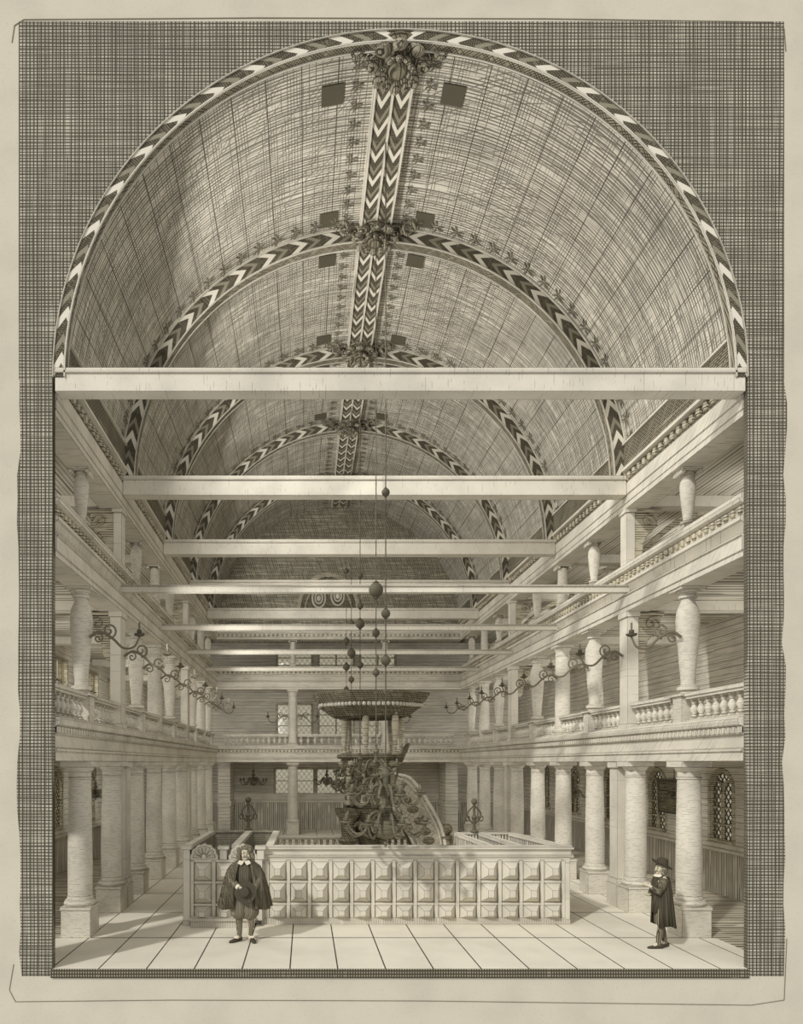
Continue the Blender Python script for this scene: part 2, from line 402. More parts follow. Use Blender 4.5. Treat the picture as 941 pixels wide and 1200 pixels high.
# small dark hatches beside the crown
for k, (r, xo) in enumerate([(1.07, 0), (1.32, 0), (1.43, 0), (1.70, 0), (1.82, 0), (2.08, 0)]):
    for s in (-1, 1):
        b = MB(); a = s*.19 if k == 0 else s*.185
        ringseg(b, 5.375, 5.3985, Y(r), Y(r)+.36, a-.035, a+.035, n=4)
        o = b.build('vault_hatch', 'iron', smooth=0)
        tag(o, 'small dark square hatch %s of the crown band, %s pair from the front' % ('left' if s < 0 else 'right', nth(k)), 'hatch', 'dark hatches in the vault')
# carved bosses where ribs cross the crown
def boss(r, k):
    g = empty('ceiling_boss', (CX, Y(r)-.06 if k else Y(r)+.02, ZS+5.28), 'carved leafy boss on the crown of the %s vault rib' % nth(k), 'carved boss', 'carved bosses along the crown of the vault')
    b = MB(); b.lathe([(.001, -.30), (.12, -.28), (.18, -.2), (.16, -.12), (.3, -.06), (.36, .05)], 20); b.build('rosette', 'wood', g)
    b = MB()
    for i in range(8):
        a = i*PI/4
        mt = Matrix.Rotation(a, 3, 'Z') @ Matrix.Rotation(.5, 3, 'Y')
        b.ball((.33*math.cos(a), .28*math.sin(a), -.10), .17, 10, 6, (1.2, .75, .42), mt)
    for i in range(10):
        a = i*PI/5+.3; mt = Matrix.Rotation(a, 3, 'Z') @ Matrix.Rotation(.9, 3, 'Y')
        b.ball((.20*math.cos(a), .2*math.sin(a), -.22), .11, 8, 6, (1.3, .6, .4), mt)
    b.build('leaf_ring', 'boss', g)
    for s in (-1, 1):
        for q in range(2):
            b = MB(); pts = []
            for i in range(15):
                t = i/14; a = t*2.6*PI; rr = .19*(1-t*.8)
                pts.append((s*(.42+q*.26+rr*math.cos(a)*.8), -.1*q-.08, -.10+rr*math.sin(a)))
            b.tube(pts, [.05*(1-i/20) for i in range(15)], 6); b.build('scroll', 'boss', g)
    return g
for k, r in enumerate([1.0] + R_BEAM): boss(r if k else 1.025, k)

# ------------------------------------------------------------------ gallery entablatures
def frontal(s, name, lab, prof, y0, y1, mat, kids=()):
    global tn
    g = empty(name, (0, 0, 0), lab, kind='structure')
    b = MB(); b.prism([(sx(s, o), E+z) for o, z in prof], y0, y1); b.build('entablature', mat, g, smooth=0)
    return g
LOWP = [(HW, .03), (HW, .17), (HW-.025, .185), (HW-.025, .23), (HW+.02, .24), (HW+.02, .44), (HW-.02, .455), (HW-.02, .585), (HW-.07, .60), (HW-.09, .66), (HW-.09, .70), (HW-.05, .74), (6.15, .74), (6.15, .03)]
MIDP = [(HW, 3.25), (HW, 3.34), (HW-.02, 3.35), (HW-.02, 3.57), (HW-.045, 3.58), (HW-.045, 3.61), (HW+.10, 3.63), (HW-.02, 3.81), (HW-.05, 3.82), (HW-.05, 3.89), (HW+.03, 3.92), (HW+.03, 4.09), (HW-.05, 4.11), (HW-.07, 4.17), (HW-.03, 4.18), (HW-.03, 4.26), (5.9, 4.26), (5.9, 3.25)]
TOPP = [(HW, 5.46), (HW, 5.56), (HW-.012, 5.57), (HW-.012, 5.72), (HW-.03, 5.73), (HW-.03, 5.98), (HW+.02, 5.99), (HW+.02, 6.0), (5.9, 6.0), (5.9, 5.46)]
ya, ye = D0+.11, YB
for s, nm in SIDES:
    g = frontal(s, 'trim_%d' % tn, 'long lower gallery entablature of the %s side' % nm, LOWP, ya, ye, 'entab'); tn += 1
    b = MB(); yy = ya
    while yy < ye-.1:
        x0, x1 = sorted((sx(s, HW-.055), sx(s, HW))); b.box(x0, x1, yy, yy+.07, E+.475, E+.575); yy += .14
    b.build('dentil_row', 'plain', g, smooth=0)
    g = frontal(s, 'trim_%d' % tn, 'long middle gallery entablature of the %s side' % nm, MIDP, ya, ye, 'entab'); tn += 1
    b = MB(); yy = ya
    while yy < ye-.1:
        b.ball((sx(s, HW+.02), yy+.1, E+4.005), .07, 6, 5, (.8, 1, 1)); yy += .19
    b.build('egg_row', 'woodlight', g)
    g = frontal(s, 'trim_%d' % tn, 'long upper entablature below the vault on the %s side' % nm, TOPP, ya, ye, 'entab'); tn += 1
    b = MB(); x0, x1 = sorted((sx(s, HW-.01), sx(s, HW+.2))); b.box(x0, x1, ya, ye, E+6.0, E+6.22); b.build('egg_board', 'board', g, smooth=0)
    b = MB(); yy = ya
    while yy < ye-.1:
        b.ball((sx(s, HW-.03), yy+.1, E+6.10), .085, 6, 5, (.7, 1, 1)); yy += .22
    b.build('egg_row', 'woodlight', g)
    b = MB(); x0, x1 = sorted((sx(s, HW-.13), sx(s, HW+.1))); b.box(x0, x1, ya, ye, E+6.2, E+6.27); b.box(x0, x1, ya, ye, E+6.76, E+6.80); b.build('moulding', 'plain', g, smooth=0)
    b = MB(); x0, x1 = sorted((sx(s, HW-.09), sx(s, HW+.1))); b.box(x0, x1, ya, ye, E+6.27, E+6.76); b.build('dark_board', 'board', g, smooth=0)
# across the far end
def endprof(prof): return [(YB + (o-HW), E+z) for o, z in prof]
for nm, prof in (('lower', LOWP), ('middle', MIDP), ('upper', TOPP)):
    g = empty('trim_%d' % tn, (0, 0, 0), '%s entablature running across the far end of the nave' % nm, kind='structure'); tn += 1
    b = MB(); b.prism(endprof(prof), sx(-1, HW+.05), sx(1, HW+.05), 'yz'); b.build('entablature', 'entab', g, smooth=0)
    b = MB(); xx = sx(-1, HW)+.1
    z_, st = {'lower': (.525, .16), 'middle': (4.005, .2), 'upper': (5.64, .2)}[nm]
    while xx < sx(1, HW): b.ball((xx, YB-.0, E+z_), .06, 6, 5); xx += st
    b.build('egg_row', 'woodlight', g)
# gallery floors and ceilings
b = MB(); b2 = MB(); b3 = MB()
for s in (-1, 1):
    x0, x1 = sorted((sx(s, 6.1), sx(s, AW))); b.box(x0, x1, ya, YBW, E+.30, E+.60)
    x0, x1 = sorted((sx(s, 5.88), sx(s, AW))); b2.box(x0, x1, ya, YBW, E+3.5, E+3.9)
    b3.box(x0, x1, ya, YBW, E+5.75, E+5.95)
b.box(sx(-1, 6.1), sx(1, 6.1), YB+.6, YBW, E+.30, E+.60); b2.box(sx(-1, 6), sx(1, 6), YB+.4, YBW, E+3.5, E+3.9); b3.box(sx(-1, 6), sx(1, 6), YB+.4, YBW, E+5.75, E+5.95)
struct(b.build('floor', 'crossboard', smooth=0), 'boarded floor of the gallery')
struct(b2.build('ceiling', 'crossboard', smooth=0), 'boarded ceiling over the lower gallery')
struct(b3.build('ceiling', 'ceilboard', smooth=0), 'boarded ceiling over the upper gallery')

# ------------------------------------------------------------------ outer walls with windows
def wall(name, mat, u0, u1, z0, z1, holes, P, t):
    us = sorted({u0, u1, *[h[0] for h in holes], *[h[1] for h in holes]}); zs = sorted({z0, z1, *[h[2] for h in holes], *[h[3] for h in holes]})
    b = MB()
    for i in range(len(us)-1):
        zc = None
        for j in range(len(zs)-1):
            uc, zz = (us[i]+us[i+1])/2, (zs[j]+zs[j+1])/2
            if any(h[0] < uc < h[1] and h[2] < zz < h[3] for h in holes): continue
            (xa, ya_), (xb, yb_) = P(us[i], 0), P(us[i+1], t)
            b.box(min(xa, xb), max(xa, xb), min(ya_, yb_), max(ya_, yb_), zs[j], zs[j+1])
    return struct(b.build(name, mat, smooth=0))
wn = 1
def window(P3, u0, u1, z0, z1, lab, arched=True, lattice=.16, bars='diamond', lights=2):
    """P3(u, z, d) -> world point, d = depth into the wall."""
    global wn
    g = empty('window_%d' % wn, (0, 0, 0), lab, kind='structure'); wn += 1
    w = u1-u0; uc = (u0+u1)/2; R = w/2; spring = z1-R if arched else z1
    def bar(b, a, c, t=.012, d0=.05, d1=.075):
        A = Vector(a); C = Vector(c); d = (C-A)
        if d.length < .01: return
        n = Vector((-d.y, d.x)).normalized()*t
        q = [A-n, C-n, C+n, A+n]
        vs = [P3(p.x, p.y, d0) for p in q] + [P3(p.x, p.y, d1) for p in q]
        b.add(vs, [(0,1,2,3), (7,6,5,4), (0,4,5,1), (1,5,6,2), (2,6,7,3), (3,7,4,0)])
    fr = MB(); ft = .055
    if arched:
        n = 16; arc = [(uc+R*math.cos(PI-PI*i/n), spring+R*math.sin(PI*i/n)) for i in range(n+1)]
        for i in range(n):      # spandrel closing the square hole above the arch
            (xa, za), (xb, zb) = arc[i], arc[i+1]
            q = [(xa, za), (xb, zb), (xb, z1+.001), (xa, z1+.001)]
            vs = [P3(*p, 0.0) for p in q] + [P3(*p, .15) for p in q]
            fr.add(vs, [(0,1,2,3), (7,6,5,4), (0,4,5,1), (1,5,6,2), (2,6,7,3), (3,7,4,0)])
        fr.build('spandrel', 'wallboard', g, smooth=0); fr = MB()
        for i in range(n): bar(fr, arc[i], arc[i+1], ft, -.02, .10)
    bar(fr, (u0, z0), (u0, spring), ft, -.02, .10); bar(fr, (u1, z0), (u1, spring), ft, -.02, .10); bar(fr, (u0, z0), (u1, z0), ft, -.04, .10)
    if not arched: bar(fr, (u0, z1), (u1, z1), ft, -.02, .10)
    for k in range(1, lights): bar(fr, (u0+w*k/lights, z0), (u0+w*k/lights, spring), .035, 0, .10)
    if arched and lights == 2:
        for cc in (u0+w/4, u0+3*w/4):
            pts = [(cc+w/4*math.cos(PI-PI*i/10), spring-w*.02+w/4*math.sin(PI*i/10)*1.05) for i in range(11)]
            for i in range(10): bar(fr, pts[i], pts[i+1], .025, 0, .10)
    for q in (1/3, 2/3): bar(fr, (u0, z0+(spring-z0)*q), (u1, z0+(spring-z0)*q), .018, .02, .10)
    fr.build('window_frame', 'woodlight', g, smooth=0)
    lt = MB()
    def inside(u, z): 
        if not (u0 <= u <= u1 and z0 <= z <= z1): return False
        return z <= spring or (u-uc)**2+(z-spring)**2 <= R*R
    if bars == 'diamond':
        h = z1-z0
        for sgn in (-1, 1):
            c = u0-h*1.1 if sgn > 0 else u0
            while c < u1 + (0 if sgn > 0 else h*1.1):
                pts = []
                for i in range(25):
                    t = i/24; u = c+sgn*t*h*.8; z = z0+t*h
                    if inside(u, z): pts.append((u, z))
                if len(pts) > 1: bar(lt, pts[0], pts[-1], .006)
                c += lattice
        lt.build('lattice', 'iron', g, smooth=0)
    p = MB()
    poly = [(u0, z0), (u1, z0)] + ([(uc+R*math.cos(PI*i/16), spring+R*math.sin(PI*i/16)) for i in range(17)] if arched else [(u1, z1), (u0, z1)])
    vs = [P3(*q, .082) for q in poly] + [P3(*q, .09) for q in poly]; n = len(poly)
    p.add(vs, [tuple(range(n)), tuple(range(2*n-1, n-1, -1))] + [(i, i+n, (i+1) % n+n, (i+1) % n) for i in range(n)])
    p.build('pane', 'glass', g, smooth=0)
    return g
RW = [1.27, 1.555, 1.84, 2.125, 2.41, 2.695]
for s, nm in SIDES:
    holes = []; specs = []
    for k, r in enumerate(RW):
        yc = Y(r)+.1
        holes.append((yc-.5, yc+.5, 1.28, 3.02)); specs.append((holes[-1], 'lattice', 'lower', k))
        if s < 0:
            holes.append((yc-.95, yc+.95, E+1.2, E+3.05)); specs.append((holes[-1], 'tall', 'gallery', k))
            holes.append((yc-.95, yc+.95, E+4.3, E+5.45)); specs.append((holes[-1], 'wide', 'upper gallery', k))
        else:
            holes.append((yc-.6, yc+.6, E+4.75, E+5.45)); specs.append((holes[-1], 'wide', 'upper gallery', k))
    P = lambda u, d, s=s: (sx(s, AW+d), u)
    wall('wall_%s' % nm, 'wallboard', D0+.12, YBW+.2, -.1, E+6.0, holes, P, .2)
    P3 = lambda u, z, d, s=s: (sx(s, AW+d), u, z)
    for h, kind, lvl, k in specs:
        window(P3, *h, '%s window of the %s side, %s level' % (nth(k), nm, lvl), arched=(kind == 'lattice'), bars='diamond' if kind == 'lattice' else 'none', lights={'lattice': 2, 'tall': 4, 'wide': 3}[kind])
    # dado
    g = empty('baseboard_%s' % nm, (0, 0, 0), 'tall boarded dado along the %s outer wall' % nm, kind='structure')
    b = MB(); x0, x1 = sorted((sx(s, AW-.06), sx(s, AW))); b.box(x0, x1, D0+.1, YBW, 0, 1.05); b.build('boards', 'dado', g, smooth=0)
    b = MB(); x0, x1 = sorted((sx(s, AW-.14), sx(s, AW))); b.box(x0, x1, D0+.1, YBW, 1.05, 1.13); x0, x1 = sorted((sx(s, AW-.05), sx(s, AW))); b.box(x0, x1, D0+.1, YBW, 1.13, 1.24); b.build('cap', 'entab', g, smooth=0)
    g = empty('baseboard_%s' % nm, (0, 0, 0), 'boarded bench back along the %s gallery wall' % nm, kind='structure')
    b = MB(); x0, x1 = sorted((sx(s, AW-.1), sx(s, AW))); b.box(x0, x1, D0+.1, YBW, E+.6, E+1.12); b.build('boards', 'dado', g, smooth=0)
holes = []; specs = []
for k, xc in enumerate((X(345, 3.05), CX, 2*CX-X(345, 3.05))):
    holes.append((xc-.95, xc+.95, Z(945, 3.05), Z(900, 3.05)-.02)); specs.append((holes[-1], 'lower', k))
    holes.append((xc-.85, xc+.85, Z(863, 3.05), Z(824, 3.05))); specs.append((holes[-1], 'gallery', k))
    holes.append((xc-.85, xc+.85, E+4.35, E+5.4)); specs.append((holes[-1], 'upper gallery', k))
wall('wall_back', 'wallboard', sx(-1, AW), sx(1, AW), -.1, E+6.0, holes, lambda u, d: (u, YBW+d), .2)
for h, lvl, k in specs:
    window(lambda u, z, d: (u, YBW+d, z), *h, '%s lattice window of the far wall, %s level' % (('left', 'middle', 'right')[k], lvl), arched=False, lattice=.24)
g = empty('baseboard_back', (0, 0, 0), 'boarded dado along the far wall', kind='structure')
b = MB(); b.box(sx(-1, AW-.07), sx(1, AW-.07), YBW-.07, YBW, 0, 1.3); b.build('boards', 'dado', g, smooth=0)
b = MB(); b.box(sx(-1, AW-.15), sx(1, AW-.15), YBW-.16, YBW, 1.3, 1.42); b.box(sx(-1, AW-.15), sx(1, AW-.15), YBW-.08, YBW, 1.42, 1.75); b.build('cap', 'entab', g, smooth=0)
# end wall under the vault
b = MB(); b.prism([(sx(-1, 5.5), E+5.9)] + arch_pts(5.5, 48) + [(sx(1, 5.5), E+5.9)], YB+.31, YB+.45); struct(b.build('wall_back', 'endwall', smooth=0), 'half round end wall under the vault')
# pier in the far left corner and right corner
for s, nm in SIDES:
    b = MB(); x0, x1 = sorted((sx(s, 5.45), sx(s, 4.9))); b.box(x0, x1, YB+.9, YBW-.17, 1.45, E+.03); b.box(x0-.06, x1+.06, YB+.85, YBW-.17, 1.25, 1.45)
    b.box(x0, x1, YB+.9, YBW-.17, 0, 1.25)
    struct(b.build('trim_%d' % tn, 'wallboard', smooth=0), 'boarded pier in the far %s corner' % nm); tn += 1

# ------------------------------------------------------------------ columns
def meshed(fn, name, mat, smooth=35):
    b = MB(); fn(b); return b.mesh(name, mat, smooth)
HC = E+.03     # lower column height
me_ped = meshed(lambda b: b.box(-.27, .27, -.27, .27, 0, .50), 'pedestal', 'stone', 0)
me_base = meshed(lambda b: (b.box(-.285, .285, -.285, .285, .50, .56), b.lathe([(.27, .56), (.295, .60), (.27, .66), (.235, .67), (.235, .70), (.225, .74)], 28)), 'base', 'stone')
me_shaft = meshed(lambda b: b.lathe([(.222, .74), (.225, 1.3), (.218, 2.0), (.200, HC-.36), (.198, HC-.33)], 32), 'shaft', 'stone')
me_cap = meshed(lambda b: (b.lathe([(.20, HC-.34), (.215, HC-.335), (.215, HC-.30), (.20, HC-.295), (.20, HC-.20), (.23, HC-.17), (.265, HC-.11)], 28), b.box(-.28, .28, -.28, .28, HC-.11, HC)), 'capital', 'stone')
def part(name, me, parent, loc=None):
    o = bpy.data.objects.new(name, me); COL.objects.link(o); o.parent = parent
    if loc: o.location = loc
    return o
def lower_column(x, y, lab, grp):
    g = empty('column', (x, y, 0), lab, 'column', grp)
    for n, me in (('pedestal', me_ped), ('base', me_base), ('shaft', me_shaft), ('capital', me_cap)): part(n, me, g)
    return g
for s, nm in SIDES:
    for k, r in enumerate(R_COL):
        lower_column(sx(s, CO+.02), Y(r)+.27, '%s round column from the front on the floor, %s row' % (nth(k), nm), 'ground floor columns')
# square piers rising behind the second and sixth columns
me_pp = meshed(lambda b: (b.box(-.2, .2, -.2, .2, .5, HC-.1), b.box(-.25, .25, -.25, .25, 0, .5), b.box(-.23, .23, -.23, .23, .5, .62), b.box(-.24, .24, -.24, .24, HC-.14, HC)), 'square_pier', 'plain', 0)
for s, nm in SIDES:
    for k in (1, 5):
        o = bpy.data.objects.new('square_pier', me_pp); COL.objects.link(o); o.location = (sx(s, CO), Y(R_COL[k])+.85, 0)
        tag(o, 'square pier just behind the %s column from the front, %s row' % (nth(k), nm), 'pier', 'square piers on the floor')
for i, px_ in enumerate((343, 452)):
    lower_column(X(px_, R_END), YB+.35, '%s of two columns across the far end of the floor' % ('left', 'right')[i], 'ground floor columns')
# gallery tier : three kinds
z1b = .74; z1t = 3.25; RT = 1.36      # relative to eye
def bulb_prof(h, r):
    return [(r*.72, 0), (r*.72, .03*h), (r*.95, .035*h), (r*.95, .07*h), (r*.62, .085*h), (r*.60, .12*h), (r*.68, .2*h), (r*.86, .42*h), (r*1.0, .60*h), (r*1.04, .70*h), (r*.96, .79*h), (r*.66, .86*h), (r*.60, .88*h), (r*.60, .90*h), (r*.8, .905*h), (r*.8, .93*h), (r*.66, .935*h), (r*.7, .955*h), (r*1.0, .975*h)]
def cap_box(b, h, r, q=.025): b.box(-r, r, -r, r, h*(1-q), h)
hb = (z1t-1.28)
me_b1 = meshed(lambda b: b.lathe(bulb_prof(hb, .20), 28), 'shaft', 'stone'); me_b1c = meshed(lambda b: cap_box(b, hb, .23), 'capital', 'stone', 0)
me_b1p = meshed(lambda b: (b.box(-.2, .2, -.16, .16, -.54, -.04), b.box(-.24, .24, -.22, .22, -.05, 0)), 'pedestal', 'stone', 0)
hc = z1t-z1b
me_c1 = meshed(lambda b: b.lathe([(.2, .1), (.205, .8), (.185, hc-.32), (.20, hc-.30), (.20, hc-.27), (.185, hc-.26), (.185, hc-.16), (.23, hc-.08)], 28), 'shaft', 'stone')
me_c1c = meshed(lambda b: b.box(-.24, .24, -.24, .24, hc-.08, hc), 'capital', 'stone', 0)
me_c1b = meshed(lambda b: (b.box(-.23, .23, -.23, .23, 0, .1), b.lathe([(.23, .1), (.24, .14), (.205, .2)], 24)), 'base', 'stone')
me_q1 = meshed(lambda b: (b.box(-.12, .12, -.19, .19, 0, hc), b.box(-.15, .15, -.21, .21, 0, .1), b.box(-.15, .15, -.21, .21, hc-.12, hc)), 'post', 'plain', 0)
def console(h, depth, sgn=1, w=.14):      # scroll bracket on the outer side of the post
    b = MB(); pts = []
    out = [(0, 0), (depth, 0), (depth, -.10), (depth*.98, -.22), (depth*.9, -.38), (depth*.66, -.48), (depth*.46, -.58), (depth*.36, -.74), (depth*.34, -.9), (depth*.2, -1.0), (0, -1.04)]
    b.prism([(sgn*u, z) for u, z in out], -w, w)
    for q in (-1, 1):
        sp = [(sgn*(depth*.62 + (.16-.0095*i)*math.cos(i*.55)), q*(w+.01), -.24+(.16-.0095*i)*math.sin(i*.55)) for i in range(16)]
        b.tube(sp, .022, 6)
    b.box(min(0, sgn*depth*1.12), max(0, sgn*depth*1.12), -w*1.25, w*1.25, -.07, .0)
    for i in range(5): b.ball((sgn*(depth*.92-.10*i), 0, -.30-.10*i), .075, 8, 6, (1, 1.9, 1))
    return b
me_con = {s: console(1, .50, s).mesh('console', 'woodlight') for s in (-1, 1)}
z3b, z3t = 4.26, 5.46; h3 = z3t-z3b-.16
me_b3 = meshed(lambda b: b.lathe(bulb_prof(h3, .135), 24), 'shaft', 'stone')
def volutes(b, h, r):
    b.box(-r*1.35, r*1.35, -r*1.35, r*1.35, h*.965, h)
    for q in (-1, 1): b.tube([(q*r*1.15, -r*1.2, h*.93), (q*r*1.15, r*1.2, h*.93)], r*.32, 10)
me_b3c = meshed(lambda b: volutes(b, h3, .135), 'capital', 'stone')
me_b3p = meshed(lambda b: (b.box(-.13, .13, -.13, .13, -.16, 0),), 'pedestal', 'stone', 0)
me_c3 = meshed(lambda b: b.lathe([(.15, .0), (.15, .06), (.13, .09), (.13, .5), (.118, h3*.93)], 24), 'shaft', 'stone')
me_q3 = meshed(lambda b: (b.box(-.09, .09, -.15, .15, -.16, h3), b.box(-.12, .12, -.18, .18, h3-.08, h3)), 'post', 'plain', 0)
for s, nm in SIDES:
    for k, r in enumerate(R_COL):
        x, y = sx(s, CO), Y(r)+.27
        kind = 'bulb' if k % 2 == 0 else ('post' if k in (1, 5) else 'col')
        names = {'bulb': ('baluster_column', 'swelling baluster column'), 'post': ('square_post', 'bracketed square post'), 'col': ('column', 'plain round column')}[kind]
        g = empty(names[0], (x, y, E+(1.28 if kind == 'bulb' else z1b)), '%s of the first gallery, %s support from front, %s side' % (names[1], nth(k), nm), 'post' if kind == 'post' else 'column', 'supports standing on the first gallery front')
        if kind == 'bulb': part('shaft', me_b1, g); part('capital', me_b1c, g); part('pedestal', me_b1p, g)
        elif kind == 'post':
            g.location.x = sx(s, HW+.14); part('post', me_q1, g); part('console', me_con[s], g, (s*.12, 0, hc-.02))
        else: part('shaft', me_c1, g); part('capital', me_c1c, g); part('base', me_c1b, g)
        g = empty(names[0], (x, y, E+z3b+.16), '%s of the top gallery, %s support from front, %s side' % (names[1], nth(k), nm), 'post' if kind == 'post' else 'column', 'supports standing on the top gallery front')
        if kind == 'bulb': part('shaft', me_b3, g); part('capital', me_b3c, g); part('pedestal', me_b3p, g)
        elif kind == 'post':
            g.location.x = sx(s, HW+.11); part('post', me_q3, g); part('console', me_con[s], g, (s*.09, 0, h3-.02))
        else: part('shaft', me_c3, g); part('capital', me_b3c, g); part('pedestal', me_b3p, g)
for i, px_ in enumerate((343, 452)):
    g = empty('column', (X(px_, R_END), YB+.3, E+z1b), '%s round column of the far first gallery' % ('left', 'right')[i], 'column', 'far gallery columns')
    part('shaft', me_c1, g); part('capital', me_c1c, g); part('base', me_c1b, g)
    g = empty('column', (X(px_, R_END), YB+.3, E+z3b+.16), '%s short column of the far top gallery' % ('left', 'right')[i], 'column', 'far gallery columns')
    part('shaft', me_c3, g); part('capital', me_b3c, g); part('pedestal', me_b3p, g)
# ------------------------------------------------------------------ balustrades of the first gallery
me_bal = meshed(lambda b: (b.box(-.055, .055, -.055, .055, 0, .04), b.lathe([(.04, .04), (.055, .06), (.03, .09), (.07, .17), (.065, .21), (.03, .28), (.045, .31), (.05, .34)], 12), b.box(-.05, .05, -.05, .05, .34, .38)), 'baluster', 'stone')
def balustrade(p0, p1, lab, grp, n=None):
    p0, p1 = Vector(p0), Vector(p1); L = (p1-p0).length; ang = math.atan2(p1.y-p0.y, p1.x-p0.x)
    g = empty('balustrade', tuple(p0), lab, 'balustrade', grp, ang)
    b = MB(); b.box(0, L, -.10, .10, .42, .47); b.box(0, L, -.12, .12, .47, .54); b.build('rail', 'stone', g, smooth=0)
    b = MB(); b.box(0, L, -.10, .10, 0, .04); b.build('plinth', 'stone', g, smooth=0)
    n = n or max(2, int(L/.21))
    for i in range(n): part('baluster', me_bal, g, (L*(i+.5)/n, 0, .04))
for s, nm in SIDES:
    ys = [D0+.11] + [Y(r)+.27 for r in R_COL] + [YB-.02]
    for k in range(len(ys)-1):
        a, c = ys[k]+(.25 if k else 0), ys[k+1]-.25
        if c-a < .3: c = ys[k+1]
        if c-a < .2: continue
        balustrade((sx(s, CO-.08), a, E+.74), (sx(s, CO-.08), c, E+.74), 'balustrade length %s of the %s gallery front' % (('in front of the nearest column' if k == 0 else 'just behind the %s column' % nth(k-1)), nm), 'gallery balustrades')
xs = [sx(-1, HW-.05), X(343, R_END), X(452, R_END), sx(1, HW-.05)]
for k in range(3):
    balustrade((xs[k]+.22, YB+.12, E+.74), (xs[k+1]-.22, YB+.12, E+.74), '%s length of the balustrade across the far gallery' % ('left', 'middle', 'right')[k], 'far gallery balustrades', 12)

# ------------------------------------------------------------------ tie beams
def beam(y, z0, z1, dep, x0, x1, lab, grp):
    b = MB(); h = z1-z0
    b.box(x0, x1, y, y+dep, z0, z0+h*.78); b.box(x0, x1, y-.03, y+dep+.03, z0+h*.78, z0+h*.86); b.box(x0, x1, y-.015, y+dep, z0+h*.86, z1)
    tag(b.build('tie_beam', 'beam', smooth=0), lab, 'beam', grp)
beam(D0+.005, Z(458, 1), Z(431, 1), .26, sx(-1, HW-.03), sx(1, HW-.03), 'widest tie beam, across the foot of the front arch', 'tie beams under the vault')
for k, r in enumerate(R_BEAM):
    beam(Y(r), E+5.71, E+6.12, .28, sx(-1, HW-.04), sx(1, HW-.04), '%s tie beam back across the nave at the foot of the vault' % nth(k+1), 'tie beams under the vault')
    beam(Y(r)+.02, E+3.64, E+3.80, .12, sx(-1, HW+.05), sx(1, HW+.05), '%s thin lower tie beam crossing at middle gallery height' % nth(k), 'thin lower tie beams')
for s, nm in SIDES:
    for k, r in enumerate(R_BEAM):
        x0, x1 = sorted((sx(s, 5.9), sx(s, AW)))
        for z0, z1, lv in ((5.50, 5.745, 'top'), (3.27, 3.49, 'first')):
            b = MB(); b.box(x0, x1, Y(r)+.1, Y(r)+.4, E+z0, E+z1)
            tag(b.build('cross_beam', 'beam', smooth=0), '%s cross beam of the %s gallery, %s side' % (nth(k), lv, nm), 'beam', 'cross beams in the galleries')
        # curved rib over each top gallery beam
        b = MB(); n = 14; pts = []
        for i in range(n+1):
            t = i/n; pts.append((x0+(x1-x0)*t, E+4.55+.85*math.sin(PI*t)))
        for i in range(n):
            (xa, za), (xb, zb) = pts[i], pts[i+1]; b.prism([(xa, za), (xb, zb), (xb, zb+.14), (xa, za+.14)], Y(r)+.395, Y(r)+.60)
        tag(b.build('arched_rib', 'woodlight', smooth=0), '%s small arched rib in the top gallery, %s side' % (nth(k), nm), 'rib', 'arched ribs in the top galleries')

# ------------------------------------------------------------------ candle branches on the gallery supports
def spiral(c, r, turns, a0, sgn=1, n=18, shrink=.85):
    return [(c[0]+r*(1-shrink*i/n)*math.cos(a0+sgn*2*PI*turns*i/n), 0, c[1]+r*(1-shrink*i/n)*math.sin(a0+sgn*2*PI*turns*i/n)) for i in range(n+1)]
def curve2(pts, n=24):     # catmull-rom through (x, z)
    P = [Vector((p[0], 0, p[1])) for p in pts]; P = [P[0]*2-P[1]] + P + [P[-1]*2-P[-2]]; out = []
    seg = len(P)-3
    for i in range(n+1):
        t = i/n*seg; k = min(int(t), seg-1); u = t-k; a, b_, c, d = P[k:k+4]
        out.append(.5*((2*b_)+(-a+c)*u+(2*a-5*b_+4*c-d)*u*u+(-a+3*b_-3*c+d)*u**3))
    return out
def branch_meshes():
    b = MB(); b.tube(curve2([(0, 0), (.18, .10), (.42, -.02), (.62, -.20), (.82, -.18), (.92, .0)]), [.03-.012*i/24 for i in range(25)], 7)
    b.tube(spiral((.36, .12), .15, 1.4, -PI/2), .018, 6); b.tube(spiral((.16, -.02), .10, 1.2, PI/2, -1), .016, 6)
    arm = b.mesh('arm', 'ironlight')
    b = MB(); b.lathe([(.015, -.03), (.09, 0), (.10, .03), (.03, .035), (.045, .05), (.045, .10), (.02, .10)], 14); cup = b.mesh('drip_pan', 'iron')
    b = MB(); b.lathe([(.02, 0), (.02, .15), (.004, .165)], 8); can = b.mesh('candle', 'candle')
    return arm, cup, can
arm_m, cup_m, can_m = branch_meshes()
for s, nm in SIDES:
    for k, r in enumerate(R_COL):
        x = sx(s, HW-.005 if k in (1, 5) else CO-.2); y = Y(r)+(.27 if k in (1, 5) else .12)
        g = empty('candle_branch', (x, y, E+2.32), 'scrolled iron candle branch on the %s support of the %s gallery' % (nth(k), nm), 'sconce', 'candle branches on the gallery fronts', rz=PI if s > 0 else 0)
        part('arm', arm_m, g); part('drip_pan', cup_m, g, (.92, 0, .03)); part('candle', can_m, g, (.92, 0, .11))
for i, px_ in enumerate((343, 452)):
    for s in (-1, 1):
        g = empty('candle_branch', (X(px_, R_END)+s*.18, YB+.15, E+2.0), 'candle branch on the %s side of the %s column of the far gallery' % ('left' if s < 0 else 'right', ('left', 'right')[i]), 'sconce', 'candle branches on the far gallery', rz=0 if s > 0 else PI)
        part('arm', arm_m, g); part('drip_pan', cup_m, g, (.92, 0, .03)); part('candle', can_m, g, (.92, 0, .11))

